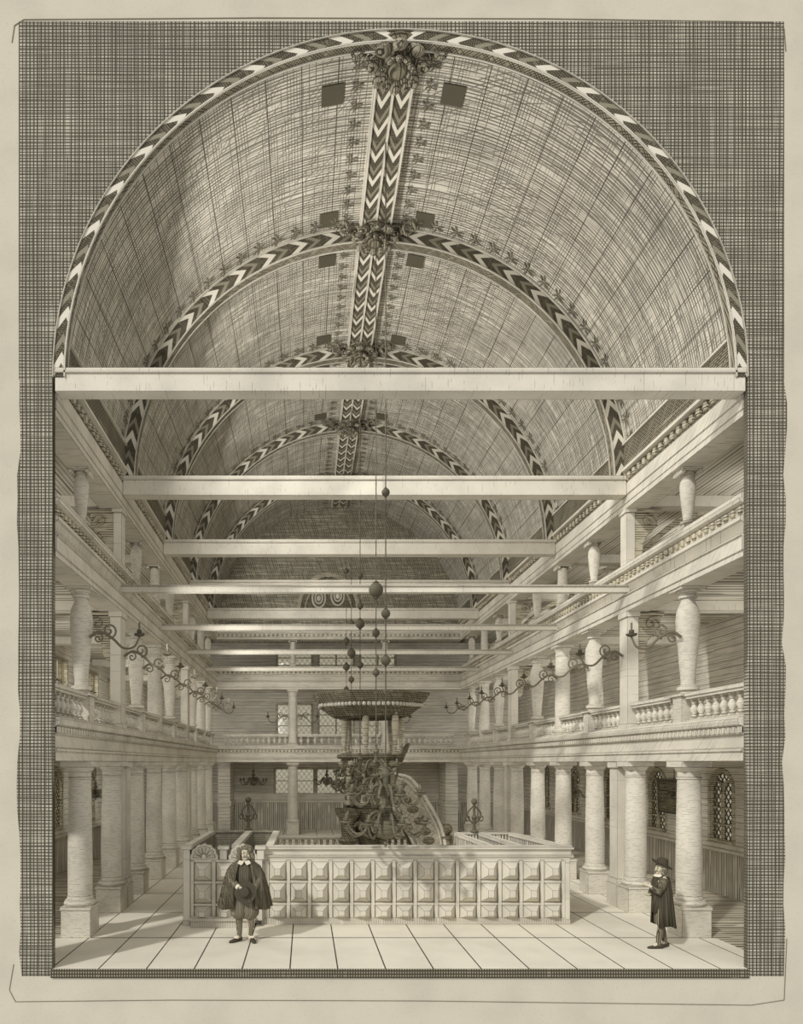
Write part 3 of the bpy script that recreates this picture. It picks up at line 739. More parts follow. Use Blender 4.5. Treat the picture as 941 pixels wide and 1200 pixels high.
# ------------------------------------------------------------------ chandeliers
def chandelier(name, loc, R, H_, tiers, lab, grp, rod_top, balls=(), rod_r=.012, mat='brass'):
    """origin at the bottom of the great ball; H_ height of the stem"""
    g = empty(name, loc, lab, 'chandelier', grp)
    b = MB(); q = H_; rb = R*.30
    b.lathe([(.001, -.10*q), (.03*R, -.08*q), (.05*R, -.04*q), (.02*R, 0), (rb*.6, .03*q), (rb*.95, .10*q), (rb, .17*q), (rb*.92, .24*q), (rb*.5, .31*q), (rb*.25, .34*q), (rb*.5, .38*q), (rb*.55, .42*q), (rb*.25, .46*q), (rb*.22, .54*q), (rb*.5, .60*q), (rb*.52, .66*q), (rb*.22, .71*q), (rb*.2, .80*q), (rb*.38, .85*q), (rb*.3, .90*q), (rb*.1, .93*q), (rb*.16, .97*q), (.01, q)], 20)
    b.build('stem', mat, g)
    for z, rr, n in tiers:
        sc = rr
        a_ = MB(); a_.tube(curve2([(rb*.4, .02*sc), (.22*sc, .22*sc), (.40*sc, .12*sc), (.52*sc, -.22*sc), (.76*sc, -.34*sc), (.96*sc, -.18*sc), (1.0*sc, 0)], 22), [.040*R-.016*R*i/22 for i in range(23)], 7)
        a_.tube(spiral((.26*sc, .07*sc), .15*sc, 1.5, PI/2, -1), .024*R, 6)
        a_.tube(spiral((.62*sc, -.16*sc), .11*sc, 1.2, -PI/2, -1), .018*R, 6)
        am = a_.mesh('arm', mat)
        p_ = MB(); p_.lathe([(.02*R, -.05*R), (.05*R, -.02*R), (.13*R, 0), (.13*R, .025*R), (.04*R, .03*R), (.06*R, .05*R), (.06*R, .12*R), (.02*R, .12*R)], 12); pm = p_.mesh('drip_pan', mat)
        c_ = MB(); c_.lathe([(.024*R, .12*R), (.024*R, .20*R), (.005, .22*R)], 8); cm = c_.mesh('candle', 'candle')
        for i in range(n):
            a = 2*PI*(i+.35)/n
            h = part('arm', am, g, (0, 0, z*q)); h.rotation_euler.z = a
            part('drip_pan', pm, h, (sc, 0, 0)); part('candle', cm, h, (sc, 0, 0))
    top = rod_top-loc[2]
    b = MB(); b.tube([(0, 0, H_*.98), (0, 0, top)], rod_r, 6); b.build('hanging_rod', 'iron', g)
    for z, rr in balls:
        b = MB(); b.ball((0, 0, z-loc[2]), rr, 14, 10); b.lathe([(.3*rr, rr*.9), (.45*rr, rr), (.1*rr, rr*1.3)], 10, (0, 0, z-loc[2])); b.lathe([(.1*rr, -rr*1.35), (.4*rr, -rr*1.05), (.3*rr, -rr*.9)], 10, (0, 0, z-loc[2])); b.build('rod_ball', 'iron', g)
def vtop(x): return ZS + math.sqrt(5.27**2-(x-CX)**2)
rc = 1.168
chandelier('brass_chandelier', (X(452, rc), Y(rc), Z(984, rc)), .76, 1.40, ((.24, .76, 8), (.60, .66, 8)), 'largest brass chandelier, hanging low in front of the pulpit', 'chandeliers on rods down the nave', vtop(X(452, rc)), [(Z(577, rc), .075), (Z(719, rc), .085), (Z(774, rc), .09)])
for k, (r, px_, balls) in enumerate([(1.36, 440, ((693, 8.5), (743, 4.5), (789, 4.2))), (1.73, 421.6, ((676, 3.6), (711, 3.8), (732, 5.5), (780, 3.8))), (2.05, 411.5, ((732, 4), (766, 5), (797, 3.5))), (2.42, 405.7, ((670, 3), (752, 3.8), (782, 4.2), (808, 3)))]):
    x = X(px_, r)
    chandelier('brass_chandelier', (x, Y(r)-.12, Z(935-k*3, r)), .62, 1.15, ((.24, .62, 8), (.60, .5, 6)), '%s chandelier from the front on the row of nave rods' % nth(k+1), 'chandeliers on rods down the nave', vtop(x), [(Z(py, r), p*r/S0) for py, p in balls])
for (px_, py, r, R, top, lab) in ((297, 915, 2.98, .62, E+.3, 'small chandelier under the far gallery, left of the far left column'), (383, 915, 2.98, .62, E+.3, 'small chandelier under the far gallery, left of the pulpit'),
        (675, 930, 2.02, .42, E+.3, 'small chandelier in the right aisle seen between the third and fourth columns'), (790, 932, 1.50, .34, E+.3, 'small chandelier in the right aisle in front of the dark picture'), (112, 930, 1.74, .40, E+.3, 'small chandelier in the left aisle seen behind the nearest column')):
    chandelier('aisle_chandelier', (X(px_, r), Y(r), Z(py, r)-.25*R*1.3), R, 1.2*R, ((.3, R, 6),), lab, 'small chandeliers in the aisles', top, (), .01)
# ------------------------------------------------------------------ picture on the right aisle wall
g = empty('wall_picture', (sx(1, AW)-.012, Y(1.775), 1.80), 'dark rectangular picture between two windows of the right aisle', 'picture')
b = MB(); b.box(-.03, 0, -.62, .62, .06, .88); b.build('canvas', 'wood', g, smooth=0)
b = MB()
for q in ((-.62, .62, 0, .06), (-.62, .62, .88, .94), (-.68, -.62, 0, .94), (.62, .68, 0, .94)): b.box(-.05, 0, *q)
b.build('frame', 'iron', g, smooth=0)
# ------------------------------------------------------------------ half round ornament in the end wall
g = empty('arched_clock_ornament', (X(385, R_END), YB+.28, Z(716, R_END)), 'half round carved ornament with two ovals on the far wall under the vault', 'ornament')
b = MB(); n = 24
for R0, R1, d in ((1.25, 1.42, -.08), (1.02, 1.08, -.05)):
    for i in range(n):
        a0, a1 = PI*i/n, PI*(i+1)/n
        b.prism([(R0*math.cos(a0), R0*1.25*math.sin(a0)), (R1*math.cos(a0), R1*1.25*math.sin(a0)), (R1*math.cos(a1), R1*1.25*math.sin(a1)), (R0*math.cos(a1), R0*1.25*math.sin(a1))], d, .02)
b.box(-1.5, 1.5, -.1, .02, -.12, 0); b.build('arch_frame', 'woodlight', g, smooth=0)
b = MB(); b.prism([(1.25*math.cos(PI*i/n), 1.5*math.sin(PI*i/n)) for i in range(n+1)], 0, .02); b.build('back_board', 'wood', g, smooth=0)
for x_, z_ in ((-.42, .62), (.42, .72)):
    b = MB()
    for rr in (.36, .2): b.tube([(x_+rr*.8*math.cos(2*PI*i/20), -.04, z_+rr*1.15*math.sin(2*PI*i/20)) for i in range(21)], .045, 6)
    b.ball((x_, -.03, z_), .1, 10, 6, (1, .3, 1.3)); b.build('oval_medallion', 'plain', g)

# ------------------------------------------------------------------ enclosure of coffered panelling
def coffers(b, x0, x1, y, zs, n, fr=.05, pro=.17):
    w = (x1-x0)/n
    for zi, (za, zb) in enumerate(zs):
        for i in range(n):
            xa, xb = x0+i*w, x0+(i+1)*w
            f = fr*.8; A = [(xa+f, za+f*.6), (xb-f, za+f*.6), (xb-f, zb-f*.6), (xa+f, zb-f*.6)]
            cx, cz = (xa+xb)/2, (za+zb)/2; tw, tz = w*.14, (zb-za)*.16
            T = [(cx-tw, cz-tz), (cx+tw, cz-tz), (cx+tw, cz+tz), (cx-tw, cz+tz)]
            vs = [(p[0], y+.03, p[1]) for p in A] + [(p[0], y-pro, p[1]) for p in T]
            b.add(vs, [(4, 5, 6, 7), (0, 1, 5, 4), (1, 2, 6, 5), (2, 3, 7, 6), (3, 0, 4, 7), (3, 2, 1, 0)])
    # frame bars
    z0, z1 = zs[0][0], zs[-1][1]
    for i in range(n+1): b.box(x0+i*w-fr*.8, x0+i*w+fr*.8, y-.012, y+.045, z0, z1)
    for za, zb in zs: b.box(x0, x1, y-.008, y+.045, za-fr*.6, za+fr*.6)
    b.box(x0, x1, y-.008, y+.045, z1-fr*.6, z1+fr*.6)
ye0 = Y(1.275); re = 1.275
xa, xm, xb = X(217, re), X(306, re), X(668, re)
zs = [(.16, .46), (.46, .84), (.84, 1.22)]
zs = [(Z(1078, re), Z(1059, re)), (Z(1059, re), Z(1033, re)), (Z(1033, re), Z(1008, re))]
g = empty('panelled_enclosure', (0, ye0, 0), 'long waist-high enclosure front of diamond point coffers facing the viewer', 'enclosure')
b = MB(); coffers(b, X(313, re), X(660, re), 0, zs, 14); b.box(X(306, re), X(668, re), .03, .08, .1, 1.45); b.build('coffered_front', 'panel', g, smooth=0)
b = MB(); b.box(xm, xb, -.02, .1, 0, .13); b.build('plinth', 'plinth', g, smooth=0)
b = MB(); b.box(xm, xb, 0, .08, 1.22, 1.34); b.box(xm, xb+.02, -.03, .1, 1.34, 1.37); b.box(xm, xb+.02, 0, .08, 1.37, 1.49); b.box(xm, xb+.06, -.06, .14, 1.49, 1.53); b.box(xm, xb+.04, -.04, .12, 1.53, 1.56); b.build('top_rail', 'plain', g, smooth=0)
b = MB()
for x_ in (X(306, re)+.03, X(668, re)-.06): b.box(x_-.05, x_+.05, -.025, .08, .1, 1.22)
b.build('end_stile', 'plain', g, smooth=0)
b = MB(); b.box(xb-.08, xb, .08, Y(1.525)-ye0, 0, 1.5); b.build('side_wall', 'pewin', g, smooth=0)
# right hand box pews inside
yr = Y(1.525)-ye0
for i, (pf, pb) in enumerate(((666, 598.6), (613.5, 563.6), (579.5, 535))):
    x0, x1 = X(pf, re), X(pb, 1.525)
    b = MB(); w = .09
    q = [(x0-w, .1), (x0+w*.4, .1), (x1+w*.4, yr-.03), (x1-w, yr-.03)]
    gp = empty('box_pew', (0, ye0, 0), '%s of the three slanting pew partitions behind the right end of the enclosure' % ('rightmost', 'middle', 'leftmost')[i], 'pew', 'pew partitions on the right')
    b.prism([(a+.02, c) for a, c in q], 1.47, 1.55, 'xy'); b.build('rail', 'plain', gp, smooth=0)
    b = MB(); b.prism([(q[0][0]+.04, q[0][1]), (q[1][0]-.01, q[1][1]), (q[2][0]-.01, q[2][1]), (q[3][0]+.04, q[3][1])], 0, 1.47, 'xy'); b.build('partition', 'dado', gp, smooth=0)
g2 = empty('box_pew', (0, ye0, 0), 'back wall of the pews behind the right end of the enclosure', 'pew')
b = MB(); b.box(X(535, 1.525)-.05, X(598.6, 1.525), yr, yr+.06, 0, 1.5); b.build('back_wall', 'dado', g2, smooth=0)
b = MB(); b.box(X(535, 1.525)-.05, X(598.6, 1.525)+.03, yr-.02, yr+.08, 1.5, 1.55); b.build('rail', 'plain', g2, smooth=0)
# left box pew with shell crests
yl = Y(1.55)-ye0
g = empty('box_pew', (0, ye0-.08, 0), 'box pew with two scalloped shell crests at the left end of the enclosure', 'pew')
b = MB(); x2 = X(273, re)
x3 = X(308, re)
coffers(b, X(226, re), X(302, re), -.02, zs, 3); b.box(xa, x3, .01, .08, .1, 1.25); b.box(xa-.02, xa+.12, -.05, .08, .1, 1.5); b.box(X(299, re), x3, -.05, .08, .1, 1.3); b.build('coffered_front', 'panel', g, smooth=0)
b = MB(); b.box(X(226, re), X(299, re), -.22, .05, .0, .13); b.box(X(225, re), X(300, re), -.26, .05, .13, .18); b.box(xa-.03, xa+.12, -.05, .3, 0, .1); b.build('plinth', 'plinth', g, smooth=0)
b = MB(); b.box(xa, x3, -.0, .08, 1.22, 1.30)
for x_ in (xa+.05, X(262.5, re), x3-.04): b.box(x_-.07, x_+.07, -.06, .09, 1.3, 1.5); b.box(x_-.11, x_+.11, -.09, .12, 1.5, 1.56)
b.build('top_rail', 'plain', g, smooth=0)
for px_ in (240, 285):
    xc = X(px_, re); b = MB(); n = 7
    pts = []
    for i in range(57):
        a = PI*i/56; rr = .24+.02*abs(math.sin(a*n/2*2/1.0))
        pts.append((xc+rr*1.12*math.cos(a), 1.29+rr*1.22*math.sin(a)))
    b.prism(pts, -.03, .05)
    for i in range(n):
        a = PI*(i+.5)/n; b.tube([(xc+.05*math.cos(a), -.05, 1.33+.05*math.sin(a)), (xc+.22*math.cos(a), -.03, 1.31+.25*math.sin(a))], [.015, .035], 8)
    b.ball((xc, -.05, 1.36), .05, 10, 6); b.build('shell_crest', 'panel', g)
for i, (pf, pb) in enumerate(((217, 247), (273, 290), (313, 322))):
    x0, x1 = X(pf, re)+.05, X(pb, 1.55)+.05; b = MB()
    b.prism([(x0-.08, .08), (x0+.08, .08), (x1+.08, yl), (x1-.08, yl)], 1.5, 1.575, 'xy'); b.build('rail', 'plain', g, smooth=0)
    b = MB(); b.prism([(x0-.04, .09), (x0+.04, .09), (x1+.04, yl), (x1-.04, yl)], 0, 1.5, 'xy'); b.build('partition', 'pewin', g, smooth=0)
b = MB(); b.box(X(247, 1.55), X(322, 1.55)+.1, yl, yl+.06, 0, 1.53); b.box(X(247, 1.55), X(322, 1.55)+.1, yl-.03, yl+.08, 1.53, 1.58); b.build('back_wall', 'pewin', g, smooth=0)
# low rail with little balusters behind
yy = Y(1.95)
g = empty('communion_rail', (X(322, 1.95), yy, 0), 'low balustered rail behind the enclosure, running left of the pulpit stair', 'rail')
L = X(540, 1.95)-X(322, 1.95)
b = MB(); b.box(0, L, -.1, .1, .93, 1.0); b.box(0, L, -.06, .06, .88, .93); b.build('rail', 'plain', g, smooth=0)
b = MB(); b.box(0, L, -.08, .08, 0, .3); b.build('plinth', 'plain', g, smooth=0)
mb_ = meshed(lambda b: b.lathe([(.04, .3), (.07, .45), (.03, .62), (.05, .8), (.05, .88)], 10), 'baluster', 'woodlight')
for i in range(30): part('baluster', mb_, g, (L*(i+.5)/30, 0, 0))
# candlestick figures standing on the pews
def figure_stick(x, y, z, lab):
    g = empty('altar_candlestick', (x, y, z), lab, 'candlestick', 'scrolled brass stands on the pews')
    b = MB(); b.lathe([(.10, 0), (.10, .03), (.05, .06), (.03, .2), (.05, .3), (.07, .36), (.03, .42), (.03, .58), (.05, .62), (.02, .66)], 14); b.ball((0, 0, .73), .075); b.build('stem', 'brass', g)
    for s in (-1, 1):
        b = MB(); b.tube([(s*(.02+.14*math.sin(PI*i/14)), 0, .20+.42*i/14) for i in range(15)], .018, 6); b.tube([(s*.16+.05*math.cos(i*.5), 0, .33+.06*math.sin(i*.5)) for i in range(13)], .016, 6); b.build('scroll_handle', 'brass', g)
figure_stick(X(291, 1.55), Y(1.55)-.02, 1.58, 'scrolled brass stand on the back of the left box pew')
figure_stick(X(556, 1.525), Y(1.525)+.03, 1.55, 'scrolled brass stand on the back of the right pews')

# ------------------------------------------------------------------ pulpit
rp = 1.78; yp = Y(rp)
def px(x): return X(x, rp)-X(437, rp)
def pz(y): return Z(y, rp)
g = empty('pulpit', (X(437, rp), yp+.9, 0), 'tall carved wooden pulpit with flared octagonal canopy on baluster posts and a stair', 'pulpit')
def octo(b, rings, seg=8, phase=PI/8, sy=.8, c=(0, 0)):
    b.lathe(rings, seg, (c[0], c[1], 0), 1, sy, None, phase)
b = MB(); RT_ = 1.70
octo(b, [(.85, pz(841)), (1.15, pz(838)), (1.45, pz(829)), (1.50, pz(828)), (1.58, pz(822)), (1.62, pz(821)), (1.78, pz(812)), (1.78, pz(810)), (1.2, pz(809)), (.3, pz(806))])
b.build('canopy', 'wood', g, smooth=20)
b = MB()
for i in range(8):
    a0, a1 = PI/8+i*PI/4, PI/8+(i+1)*PI/4
    for k in range(9):
        t = (k+.5)/9; R = 1.56
        b.ball((R*(math.cos(a0)*(1-t)+math.cos(a1)*t), .8*R*(math.sin(a0)*(1-t)+math.sin(a1)*t), pz(825)), .062, 7, 5)
b.build('bead_frieze', 'plain', g)
hp = pz(841)-pz(884)
pst = meshed(lambda b: b.lathe([(.10, 0), (.10, .08), (.04, .12), (.055, .25), (.08, .55), (.105, .85), (.09, 1.05), (.04, 1.2), (.04, 1.3), (.08, 1.34), (.05, 1.4), (.08, hp)], 16), 'canopy_post', 'woodlight')
for x_, y_ in ((px(406), 0), (px(429), -.75), (px(464), -.75), (px(474), -.2), (px(412), .65), (px(466), .65)): part('canopy_post', pst, g, (x_, y_, pz(884)))
b = MB(); octo(b, [(.70, pz(902)), (.80, pz(900)), (.86, pz(890)), (1.02, pz(888)), (1.02, pz(884)), (.9, pz(883))], sy=.85); b.build('basket', 'wood', g, smooth=20)
b = MB()
for i in range(8):
    a = i*PI/4; b.ball((.80*math.cos(a), .8*.85*math.sin(a), pz(894)), .12, 10, 6, (.9, .9, .8))
b.build('carved_boss', 'woodlight', g)
# body below the basket: panelled drum with pilasters, swelling carved foot
b = MB(); octo(b, [(.25, 0), (.42, .1), (.42, .5), (.30, .7), (.45, 1.2), (.62, 1.7), (.66, 2.1), (.62, pz(938)), (.66, pz(935)), (.60, pz(930)), (.60, pz(902))], sy=.85); b.build('body', 'wood', g, smooth=20)
ps2 = meshed(lambda b: b.lathe([(.09, 0), (.10, .06), (.07, .1), (.075, .8), (.065, 1.35), (.10, 1.42), (.11, pz(903)-pz(945))], 12), 'pilaster', 'woodlight')
for i in range(8):
    a = PI/8+i*PI/4; part('pilaster', ps2, g, (.66*math.cos(a), .6*math.sin(a), pz(945)))
b = MB(); rnd = random.Random(3)
for i in range(46):
    a = rnd.uniform(PI, 2*PI); z_ = rnd.uniform(1.0, 2.3); R = .45+.28*math.sin((z_-1.0)/1.3*PI)
    mt = Matrix.Rotation(rnd.uniform(0, 3), 3, 'Z') @ Matrix.Rotation(rnd.uniform(0, 3), 3, 'X')
    b.ball((R*math.cos(a), R*.85*math.sin(a), z_), rnd.uniform(.07, .15), 8, 6, (1, .7, 1.5), mt)
b.build('carved_leaves', 'wood', g)
b = MB(); b.lathe([(.25, .9), (.32, 1.0), (.2, 1.1), (.22, 1.5), (.36, 1.75), (.4, 1.9)], 14, (px(410), -.3, 0)); b.lathe([(.2, 0), (.2, .9)], 10, (px(410), -.3, 0)); b.build('carved_bracket', 'wood', g)
# lectern board sticking out at the upper right
b = MB(); b.prism([(px(468), pz(893)), (px(475), pz(893)), (px(484), pz(872)), (px(483), pz(870)), (px(476), pz(878))], -.35, .25); b.build('book_rest', 'wood', g, smooth=0)
# stair: a curved ramp falling to the right
def stair_curve(pts, n=26): return [(v.x, v.z) for v in curve2(pts, n)]
outer = stair_curve([(px(468), pz(908)), (px(482), pz(912)), (px(497), pz(930)), (px(512), pz(955)), (px(521), pz(975)), (px(524), pz(993)), (px(526), .0)])
inner = stair_curve([(px(462), pz(940)), (px(464), pz(955)), (px(472), pz(966)), (px(480), pz(980)), (px(486), pz(993)), (px(490), pz(1010)), (px(492), 0)])
def ribbon(b, A, B, y0, y1):
    for i in range(len(A)-1): b.prism([A[i], A[i+1], B[i+1], B[i]], y0, y1)
b = MB(); ribbon(b, outer, inner, -.62, -.50); ribbon(b, outer, inner, .3, .42); b.build('stair_parapet', 'stairwood', g, smooth=0)
mid_ = [((a[0]*.25+c[0]*.75), (a[1]*.25+c[1]*.75)) for a, c in zip(outer, inner)]
b = MB(); ribbon(b, mid_, inner, -.5, .3); b.build('stair_flight', 'wood', g, smooth=0)
for A, B, t in ((outer, inner, 0), (outer, inner, .13), (outer, inner, .82), (outer, inner, .97)):
    b = MB(); b.tube([(a[0]*(1-t)+c[0]*t, -.64, a[1]*(1-t)+c[1]*t) for a, c in zip(A, B)], .045 if t in (0, .97) else .028, 7); b.build('stair_moulding', 'stone', g)
b = MB(); b.lathe([(.12, 0), (.12, pz(985)), (.16, pz(984)), (.16, pz(981)), (.08, pz(980)), (.17, pz(975)), (.16, pz(970)), (.06, pz(966))], 14, (px(526), -.56, 0)); b.build('newel_post', 'wood', g)
for k in range(7):
    t = .5; i = 3+k*3; a, c = outer[i], inner[i]
    b = MB(); b.ball((a[0]*.5+c[0]*.5, -.63, a[1]*.5+c[1]*.5), .12, 8, 6, (1.4, .3, .9)); b.build('carved_scroll', 'wood', g)

# ------------------------------------------------------------------ people
def skin_mesh(name, nodes, edges, radii, root=0, sub=2, extra=None, mat='skin'):
    me = bpy.data.meshes.new(name); me.from_pydata(nodes, edges, []); o = bpy.data.objects.new(name, me); COL.objects.link(o)
    md = o.modifiers.new('skin', 'SKIN'); md.use_smooth_shade = True
    for i, v in enumerate(me.skin_vertices[0].data):
        r = radii[i]; v.radius = r if isinstance(r, tuple) else (r, r); v.use_root = (i == root)
    o.modifiers.new('sub', 'SUBSURF').levels = sub; o.modifiers['sub'].render_levels = sub
    bpy.context.view_layer.update()
    dg = bpy.context.evaluated_depsgraph_get(); ev = o.evaluated_get(dg); m2 = bpy.data.meshes.new_from_object(ev)
    bpy.data.objects.remove(o); bm = bmesh.new(); bm.from_mesh(m2)
    if extra:
        t = bpy.data.meshes.new('t'); t.from_pydata(extra.v, [], extra.f); bm.from_mesh(t)
    bmesh.ops.recalc_face_normals(bm, faces=bm.faces); bm.to_mesh(m2); bm.free()
    m2.materials.clear(); m2.materials.append(M[mat])
    for p in m2.polygons: p.use_smooth = True; p.material_index = 0
    m2.name = name; return m2
def body(arms, legs, head_dir, head_c, lean=0):
    """arms: per side (shoulder, elbow, wrist, finger direction, palm normal); legs: per side (hip, knee, ankle, toe)"""
    N = []; Eg = []; R = []
    def nd(p, r, par=None):
        N.append(tuple(p)); R.append(r)
        if par is not None: Eg.append((par, len(N)-1))
        return len(N)-1
    hc_ = Vector(head_c)
    pel = nd((0, 0, .90), (.15, .11)); w = nd((0, 0, 1.06), (.135, .10), pel); ch = nd((0, 0, 1.26), (.16, .11), w)
    up = nd((hc_.x*.3, hc_.y*.3, 1.38), (.13, .09), ch); nk = nd((hc_.x*.7, hc_.y*.7, 1.45), .055, up)
    hd = Vector(head_dir).normalized()
    h1 = nd(hc_-Vector((0, 0, .06)), .066, nk); h2 = nd(hc_+Vector((0, 0, .03)), .092, h1); nd(hc_+Vector((0, 0, .10)), .075, h2)
    for (sh, el, wr, fd, pn) in arms:
        sh, el, wr, fd, pn = map(Vector, (sh, el, wr, fd, pn)); fd.normalize(); pn = (pn-fd*pn.dot(fd)).normalized()
        a = nd(sh, .062, up); e = nd(el, .045, a); m_ = nd(el.lerp(wr, .5), .038, e); v = nd(wr, .028, m_)
        pm = nd(wr+fd*.05, (.036, .022), v); side = fd.cross(pn)
        for k, (off, L) in enumerate(((-.027, .065), (-.009, .078), (.009, .074), (.027, .058))):
            b0 = wr+fd*.085+side*off; f0 = nd(b0, .0095, pm); f1 = nd(b0+fd*L*.5+pn*.008, .009, f0); nd(b0+fd*L*.85+pn*.035, .0075, f1)
        t0 = nd(wr+fd*.035-side*.038, .011, pm); t1 = nd(wr+fd*.06-side*.058+pn*.012, .010, t0); nd(wr+fd*.085-side*.060+pn*.03, .008, t1)
    for (hp_, kn, an, toe) in legs:
        a = nd(hp_, .085, pel); k_ = nd(kn, .055, a); c_ = nd(Vector(kn).lerp(Vector(an), .35), .052, k_); an_ = nd(an, .034, c_); nd(toe, .03, an_)
    ex = MB(); sd = hd.cross(Vector((0, 0, 1)))
    ex.ball(tuple(hc_+hd*.10+Vector((0, 0, .0))), .018, 8, 6, (1, 1.2, 1.9))
    for q in (-1, 1):
        ex.ball(tuple(hc_+hd*.083+sd*q*.034+Vector((0, 0, .027))), .014, 8, 6); ex.ball(tuple(hc_+sd*q*.092), .026, 8, 6, (.6, 1, 1.3))
        ex.ball(tuple(hc_+hd*.07+sd*q*.045+Vector((0, 0, -.025))), .026, 8, 6)
    ex.ball(tuple(hc_+hd*.086+Vector((0, 0, -.045))), .016, 8, 6, (1.5, 1, .5)); ex.ball(tuple(hc_+hd*.072+Vector((0, 0, -.078))), .024, 8, 6)
    return skin_mesh('body', N, Eg, R, extra=ex)
def face_bits(g, hd, hc_):
    hd = Vector(hd).normalized(); hc_ = Vector(hc_); sd = hd.cross(Vector((0, 0, 1))); b = MB()
    for q in (-1, 1):
        b.ball(tuple(hc_+hd*.094+sd*q*.034+Vector((0, 0, .027))), .0075, 8, 6)
        b.tube([tuple(hc_+hd*.092+sd*q*.018+Vector((0, 0, .048))), tuple(hc_+hd*.09+sd*q*.05+Vector((0, 0, .047)))], .005, 5)
    b.tube([tuple(hc_+hd*.1+sd*-.02+Vector((0, 0, -.045))), tuple(hc_+hd*.102+sd*.02+Vector((0, 0, -.045)))], .005, 5); b.build('eyes_and_mouth', 'iron', g)
def shell(g, name, mat, rings, a0, a1, n=64, folds=14, amp=.0, thick=.012, seed=0, hem=0):
    """open draped cloth: rings (z, rx, ry, cx, cy); angle measured from +X, a0..a1"""
    b = MB(); rows = []
    for (z, rx, ry, cx, cy, fa) in rings:
        row = []
        for i in range(n+1):
            a = a0+(a1-a0)*i/n; f = 1+fa*math.sin(a*folds+seed)+fa*.5*math.sin(a*folds*1.7+seed*2)
            zz = z+(hem*math.sin(a*3+seed) if z == rings[-1][0] else 0)
            row.append((cx+rx*f*math.cos(a), cy+ry*f*math.sin(a), zz))
        rows.append(row)
    m_ = len(rows); vs = [p for r_ in rows for p in r_]
    fs = [(j*(n+1)+i, j*(n+1)+i+1, (j+1)*(n+1)+i+1, (j+1)*(n+1)+i) for j in range(m_-1) for i in range(n)]
    b.add(vs, fs); o = b.build(name, mat, g, smooth=60)
    md = o.modifiers.new('solid', 'SOLIDIFY'); md.thickness = thick; md.offset = -1
    return o
def shoe(b, x, y, ang, L=.27):
    mt = Matrix.Translation((x, y, 0)) @ Matrix.Rotation(ang, 4, 'Z')   # toe along -Y
    pr = [(.042, .07, .085), (.045, .02, .08), (.047, -.05, .07), (.05, -.12, .05), (.040, -.18, .04), (.02, -.205, .03)]
    n = 10; vs = []
    for w_, yy_, h_ in pr:
        for i in range(n):
            a = 2*PI*i/n; z_ = h_/2+.004+h_/2*math.sin(a); vs.append(mt @ Vector((w_*math.cos(a), yy_, max(.004, z_))))
    fs = [(j*n+i, j*n+(i+1) % n, (j+1)*n+(i+1) % n, (j+1)*n+i) for j in range(len(pr)-1) for i in range(n)] + [tuple(range(n)), tuple((len(pr)-1)*n+i for i in reversed(range(n)))]
    b.add(vs, fs)
# man in a short cape, facing the viewer, hat in his hands
rq = 1.153
g = empty('person', (X(287, rq), Y(rq), 0), 'standing person with curly hair, wide cape and breeches, holding a hat at the belly', 'person')
hc1 = (.015, -.03, 1.575); hd1 = (.1, -1, -.05)
bm1 = body([((-.17, 0, 1.36), (-.25, -.06, 1.12), (-.06, -.24, 1.0), (1, -.15, -.25), (0, -.3, 1)), ((.17, 0, 1.36), (.25, -.06, 1.13), (.12, -.24, .93), (-1, -.2, .05), (0, -.3, 1))],
           [((-.09, 0, .86), (-.10, -.02, .48), (-.11, .02, .10), (-.14, -.06, .05)), ((.09, 0, .86), (.09, -.03, .48), (.08, .02, .10), (.10, -.07, .05))], hd1, hc1)
part('body', bm1, g); face_bits(g, hd1, hc1)
b = MB(); rnd = random.Random(5)
for i in range(46):
    a = rnd.uniform(-.35, PI+.35); z_ = rnd.uniform(-.10, .12); 
    if z_ > .07: a = rnd.uniform(0, 2*PI)
    R = .105 if z_ < .08 else .075
    if z_ < 0: R = .115
    b.ball((hc1[0]+R*math.cos(a)*1.08, hc1[1]+R*math.sin(a), hc1[2]+z_), rnd.uniform(.033, .05), 7, 5)
b.ball((hc1[0], hc1[1]+.02, hc1[2]+.085), .092, 12, 8, (1.05, 1, .75)); b.build('hair', 'hair', g)
b = MB()
for q in (-1, 1): b.prism([(q*.01, 1.46), (q*.09, 1.47), (q*.12, 1.42), (q*.05, 1.385), (q*.012, 1.43)], -.155, -.125)
b.build('collar', 'linen', g, smooth=0)
shell(g, 'doublet', 'cloth', [(1.44, .09, .08, 0, 0, 0), (1.39, .165, .12, 0, 0, 0), (1.25, .185, .145, 0, -.005, .0), (1.08, .165, .135, 0, -.01, .01), (.98, .18, .145, 0, 0, .02), (.88, .20, .16, 0, 0, .03)], 0, 2*PI)
for q, el, wr in ((-1, (-.25, -.06, 1.12), (-.10, -.22, 1.01)), (1, (.25, -.06, 1.13), (.16, -.22, .94))):
    b = MB(); b.tube([(q*.16, 0, 1.36), (q*.22, -.03, 1.24), el, tuple(Vector(el).lerp(Vector(wr), .5)), wr], [.085, .085, .075, .062, .045], 12); b.build('sleeve', 'breeches', g)
    b = MB(); b.tube([tuple(Vector(el).lerp(Vector(wr), .92)), tuple(Vector(el).lerp(Vector(wr), 1.12))], [.052, .046], 12); b.build('cuff', 'linen', g)
shell(g, 'cape', 'cloth', [(1.47, .10, .09, 0, .01, 0), (1.43, .18, .12, 0, .0, .0), (1.36, .27, .16, 0, .0, .02), (1.22, .33, .21, 0, .01, .05), (.95, .40, .25, 0, .03, .06), (.62, .46, .28, 0, .04, .07)], -PI*.36, PI*1.36, 90, 17, hem=.03)
